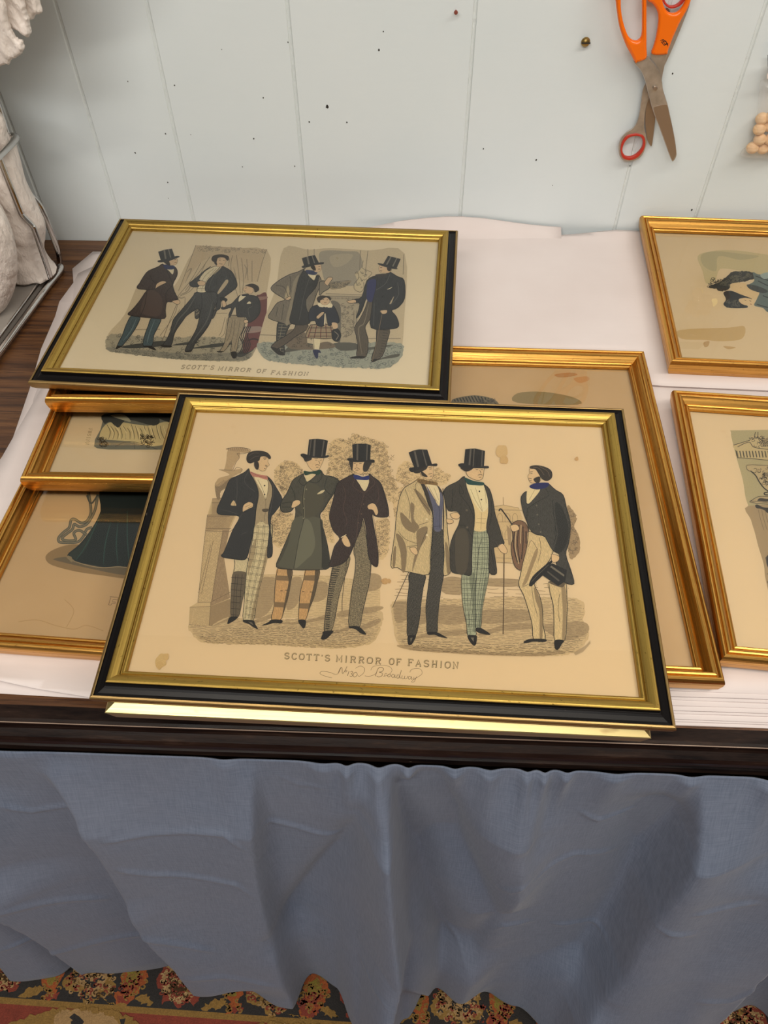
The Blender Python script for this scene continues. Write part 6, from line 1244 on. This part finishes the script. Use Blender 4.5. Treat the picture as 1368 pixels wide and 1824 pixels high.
K4 = (1.08, 1.18, 1.3)
A3 = F3.art(K4); A3.crop(0, 680, 3.041)
A3.poly((150, 116, 74), [(250, 940), (300, 905), (400, 880), (520, 900), (900, 960), (900, 1070), (700, 1068), (560, 1050), (420, 1030), (300, 1000), (255, 975)])
A3.poly((112, 92, 66), [(290, 960), (380, 950), (560, 990), (900, 1010), (900, 1050), (680, 1048), (480, 1010), (330, 975)])
for lp in ([(480, 600), (492, 680), (490, 720), (470, 755), (440, 765), (405, 745), (385, 750), (375, 790), (345, 815), (318, 845), (322, 868), (360, 872), (420, 868), (450, 840), (470, 800), (500, 790)],
           [(530, 610), (516, 690), (490, 745), (465, 775), (430, 785), (402, 772), (392, 800), (360, 825), (335, 850), (370, 862), (410, 855), (400, 820), (430, 805), (470, 830)]): A3.line((84, 78, 64), 15, lp); A3.line((128, 112, 84), 7, lp)
A3.line((84, 78, 64), 9, [(470, 615), (494, 660), (530, 612)])
sk3 = [(575, 560), (1000, 560), (1000, 1000), (700, 1002), (640, 1000), (560, 1004), (480, 990), (400, 972), (365, 938), (430, 880), (500, 790), (545, 700)]
A3.poly((22, 30, 26), sk3); A3.poly((38, 44, 34), [(370, 938), (440, 885), (520, 770), (470, 900), (410, 960)])
for lp in ([(545, 720), (470, 880), (410, 968)], [(600, 760), (570, 880), (560, 990)], [(640, 760), (630, 880), (640, 990)], [(690, 700), (690, 850), (700, 990)]): A3.line((40, 66, 54), 7, lp, taper=True)
A3.poly((146, 120, 84), [(370, 940), (400, 965), (388, 975), (362, 955)], jag=8); A3.line((170, 140, 98), 4, [(400, 972), (480, 996), (560, 1008), (640, 1002), (700, 1010)])
for lp in ([(100, 1300), (200, 1290), (300, 1320), (400, 1340), (470, 1320), (560, 1350)], [(350, 1180), (400, 1240), (360, 1330)]): A3.line((182, 140, 88), 3, lp)
L3 = F3.art(K4); L3.crop(0, 680, 3.041)
L3.line((92, 70, 46), 2.2, [(588, 1208), (600, 1170), (596, 1164), (640, 1168), (636, 1182), (612, 1180), (608, 1192), (626, 1194), (624, 1202), (606, 1200), (602, 1210), (588, 1208)], False)
A3.build('engraving', F3.paper); L3.build('outlined_letter', F3.paper)

A4 = F4.art(K4); A4.crop(700, 620, 6.84)
A4.poly((118, 102, 78), [(712, 650), (740, 620), (860, 590), (990, 575), (1120, 590), (1230, 625), (1290, 680), (1290, 760), (700, 760)]); A4.hatch((40, 38, 36), 14, [(715, 650), (760, 615), (990, 580), (1180, 610), (1060, 660)], 62, 34)
A4.scrib((70, 62, 52), 5, [(1040, 620), (1230, 620), (1280, 690), (1050, 690)], 50, 16)
A4.crop(780, 620, 2.974)
for cc, pl in (((186, 130, 76), [(620, 140), (700, 130), (740, 140), (700, 152), (640, 155)]), ((196, 142, 88), [(720, 160), (790, 150), (800, 170), (750, 185)]), ((150, 124, 80), [(420, 240), (560, 232), (720, 262), (740, 300), (420, 290)])): A4.poly(cc, pl)
A4.build('engraving', F4.paper)

A6 = F6.art(K3); A6.crop(1100, 360, 4.56)
A6.poly((190, 168, 128), [(650, 440), (760, 400), (900, 390), (1100, 410), (1350, 470), (1350, 640), (1000, 560), (860, 540), (820, 560), (790, 640), (720, 660), (690, 560)])
A6.poly((174, 156, 120), [(680, 430), (800, 400), (1000, 420), (1150, 440), (1000, 470), (820, 440), (800, 560), (700, 520)])
A6.poly((192, 157, 108), [(500, 1040), (900, 1020), (1030, 1010), (1010, 1110), (850, 1130), (700, 1120), (520, 1110)]); A6.poly((182, 144, 98), [(700, 1140), (745, 1130), (735, 1170), (705, 1175)]); A6.poly((186, 148, 100), [(860, 1170), (960, 1180), (900, 1195)])
A6.poly((52, 50, 48), [(745, 680), (820, 655), (900, 590), (940, 565), (1020, 560), (1110, 575), (1116, 610), (1060, 640), (940, 660), (900, 710), (830, 725), (800, 705), (750, 700)], jag=9)
A6.scrib((104, 96, 82), 4, [(830, 660), (1000, 570), (1100, 590), (920, 700)], 60, 14); A6.scrib((50, 48, 46), 4, [(740, 620), (860, 620), (800, 690), (740, 700)], 24, 16)
A6.poly((210, 176, 132), [(915, 670), (960, 655), (1040, 660), (1060, 690), (1140, 720), (1150, 770), (1100, 790), (1000, 750), (930, 710)])
A6.poly((40, 42, 46), [(860, 735), (920, 720), (1000, 750), (1090, 785), (1060, 800), (990, 790), (1060, 850), (1000, 862), (900, 858), (860, 830), (880, 790)]); A6.scrib((90, 86, 78), 4, [(870, 790), (980, 790), (1000, 850), (880, 850)], 26, 14)
A6.poly((212, 178, 136), [(985, 790), (1040, 778), (1105, 795), (1122, 815), (1100, 838), (1040, 838), (1000, 820)]); A6.line((60, 48, 40), 4, [(1030, 795), (1045, 800)]); A6.line((60, 48, 40), 4, [(1070, 800), (1085, 806)]); A6.line((130, 60, 50), 5, [(1075, 826), (1088, 832)])
A6.poly((96, 104, 100), [(1100, 570), (1170, 590), (1400, 560), (1400, 960), (1230, 900), (1180, 860), (1110, 840), (1130, 790), (1150, 720), (1060, 680), (1110, 640)]); A6.poly((58, 60, 60), [(1050, 670), (1130, 680), (1220, 720), (1180, 740), (1080, 710)])
for lp in ([(1120, 600), (1250, 640), (1400, 620)], [(1180, 760), (1260, 780), (1400, 740)], [(1130, 830), (1250, 860), (1400, 840)], [(1140, 640), (1260, 690), (1400, 680)]): A6.line((46, 50, 52), 8, lp)
A6.poly((150, 156, 150), [(1160, 590), (1230, 570), (1260, 600), (1190, 625)])
A6.poly((226, 198, 150), [(765, 790), (805, 785), (810, 820), (780, 850), (770, 820)]); A6.line((216, 188, 142), 5, [(680, 690), (695, 740)]); A6.line((120, 96, 66), 3, [(1000, 690), (1004, 696)])
A6.build('engraving', F6.paper)

K7 = K1
A7 = F7.art(K7); A7.crop(1280, 740, 6.08)
A7.poly((186, 168, 126), [(135, 185), (200, 162), (900, 180), (1200, 400), (1200, 2700), (700, 2400), (520, 1824), (490, 1620), (430, 1420), (395, 1280), (350, 1130), (320, 980), (290, 880), (262, 700), (200, 480), (160, 325)])
A7.poly((176, 148, 110), [(320, 980), (900, 1000), (1200, 1200), (1200, 2700), (700, 2400), (520, 1824), (490, 1620), (430, 1420), (395, 1280), (350, 1130)])
A7.poly((206, 180, 132), [(160, 322), (330, 265), (360, 225), (440, 215), (500, 240), (700, 250), (900, 300), (900, 480), (540, 485), (380, 470), (200, 458), (186, 380)])
for lp in ([(160, 322), (340, 268)], [(205, 340), (330, 290), (400, 350), (700, 380)], [(186, 375), (195, 430), (210, 460)], [(200, 458), (380, 470), (540, 485), (900, 500)], [(330, 240), (345, 265)], [(400, 180), (385, 230)], [(425, 180), (425, 230)]): A7.line((70, 60, 48), 7, lp)
A7.scrib((76, 66, 54), 5, [(345, 235), (520, 230), (700, 270), (700, 370), (420, 350), (350, 290)], 70, 22)
for x in range(195, 700, 34): A7.line((80, 70, 56), 12, [(x, 385), (x + 14, 455)], taper=True)
A7.poly((196, 170, 126), [(298, 545), (360, 528), (420, 545), (900, 540), (900, 850), (560, 830), (520, 815), (470, 770), (420, 690), (375, 620), (320, 590)])
A7.line((54, 46, 38), 13, [(345, 600), (400, 650), (440, 720), (490, 785), (540, 822)]); A7.line((70, 60, 48), 6, [(298, 545), (312, 590), (360, 610)]); A7.line((70, 60, 48), 5, [(300, 540), (380, 535), (540, 545)]); A7.scrib((84, 72, 58), 5, [(340, 560), (700, 560), (700, 800), (540, 800), (420, 660)], 90, 22)
A7.line((40, 34, 30), 12, [(535, 830), (495, 840), (500, 858), (535, 862)])
A7.poly((190, 164, 122), [(335, 935), (420, 895), (440, 875), (520, 880), (900, 880), (900, 970), (540, 960), (420, 955)]); A7.poly((60, 52, 44), [(420, 920), (450, 895), (535, 905), (700, 900), (700, 930), (540, 935), (430, 925)])
for lp in ([(335, 935), (430, 880), (540, 880)], [(335, 938), (430, 955), (540, 962), (800, 975)], [(340, 925), (540, 945)]): A7.line((60, 50, 42), 6, lp)
A7.poly((58, 50, 42), [(395, 975), (420, 965), (460, 985), (520, 1000), (700, 1000), (700, 1080), (540, 1060), (500, 1030), (450, 1010), (410, 1005)])
for x in (430, 465, 500, 540, 600): A7.line((110, 92, 70), 4, [(x, 1020), (x + 22, 1120), (x + 60, 1240)])
A7.scrib((56, 50, 44), 5, [(510, 1520), (700, 1500), (800, 2000), (560, 1900)], 70, 30); A7.poly((60, 54, 50), [(515, 1540), (560, 1510), (640, 1600), (600, 1680), (530, 1640)])
A7.build('engraving', F7.paper)
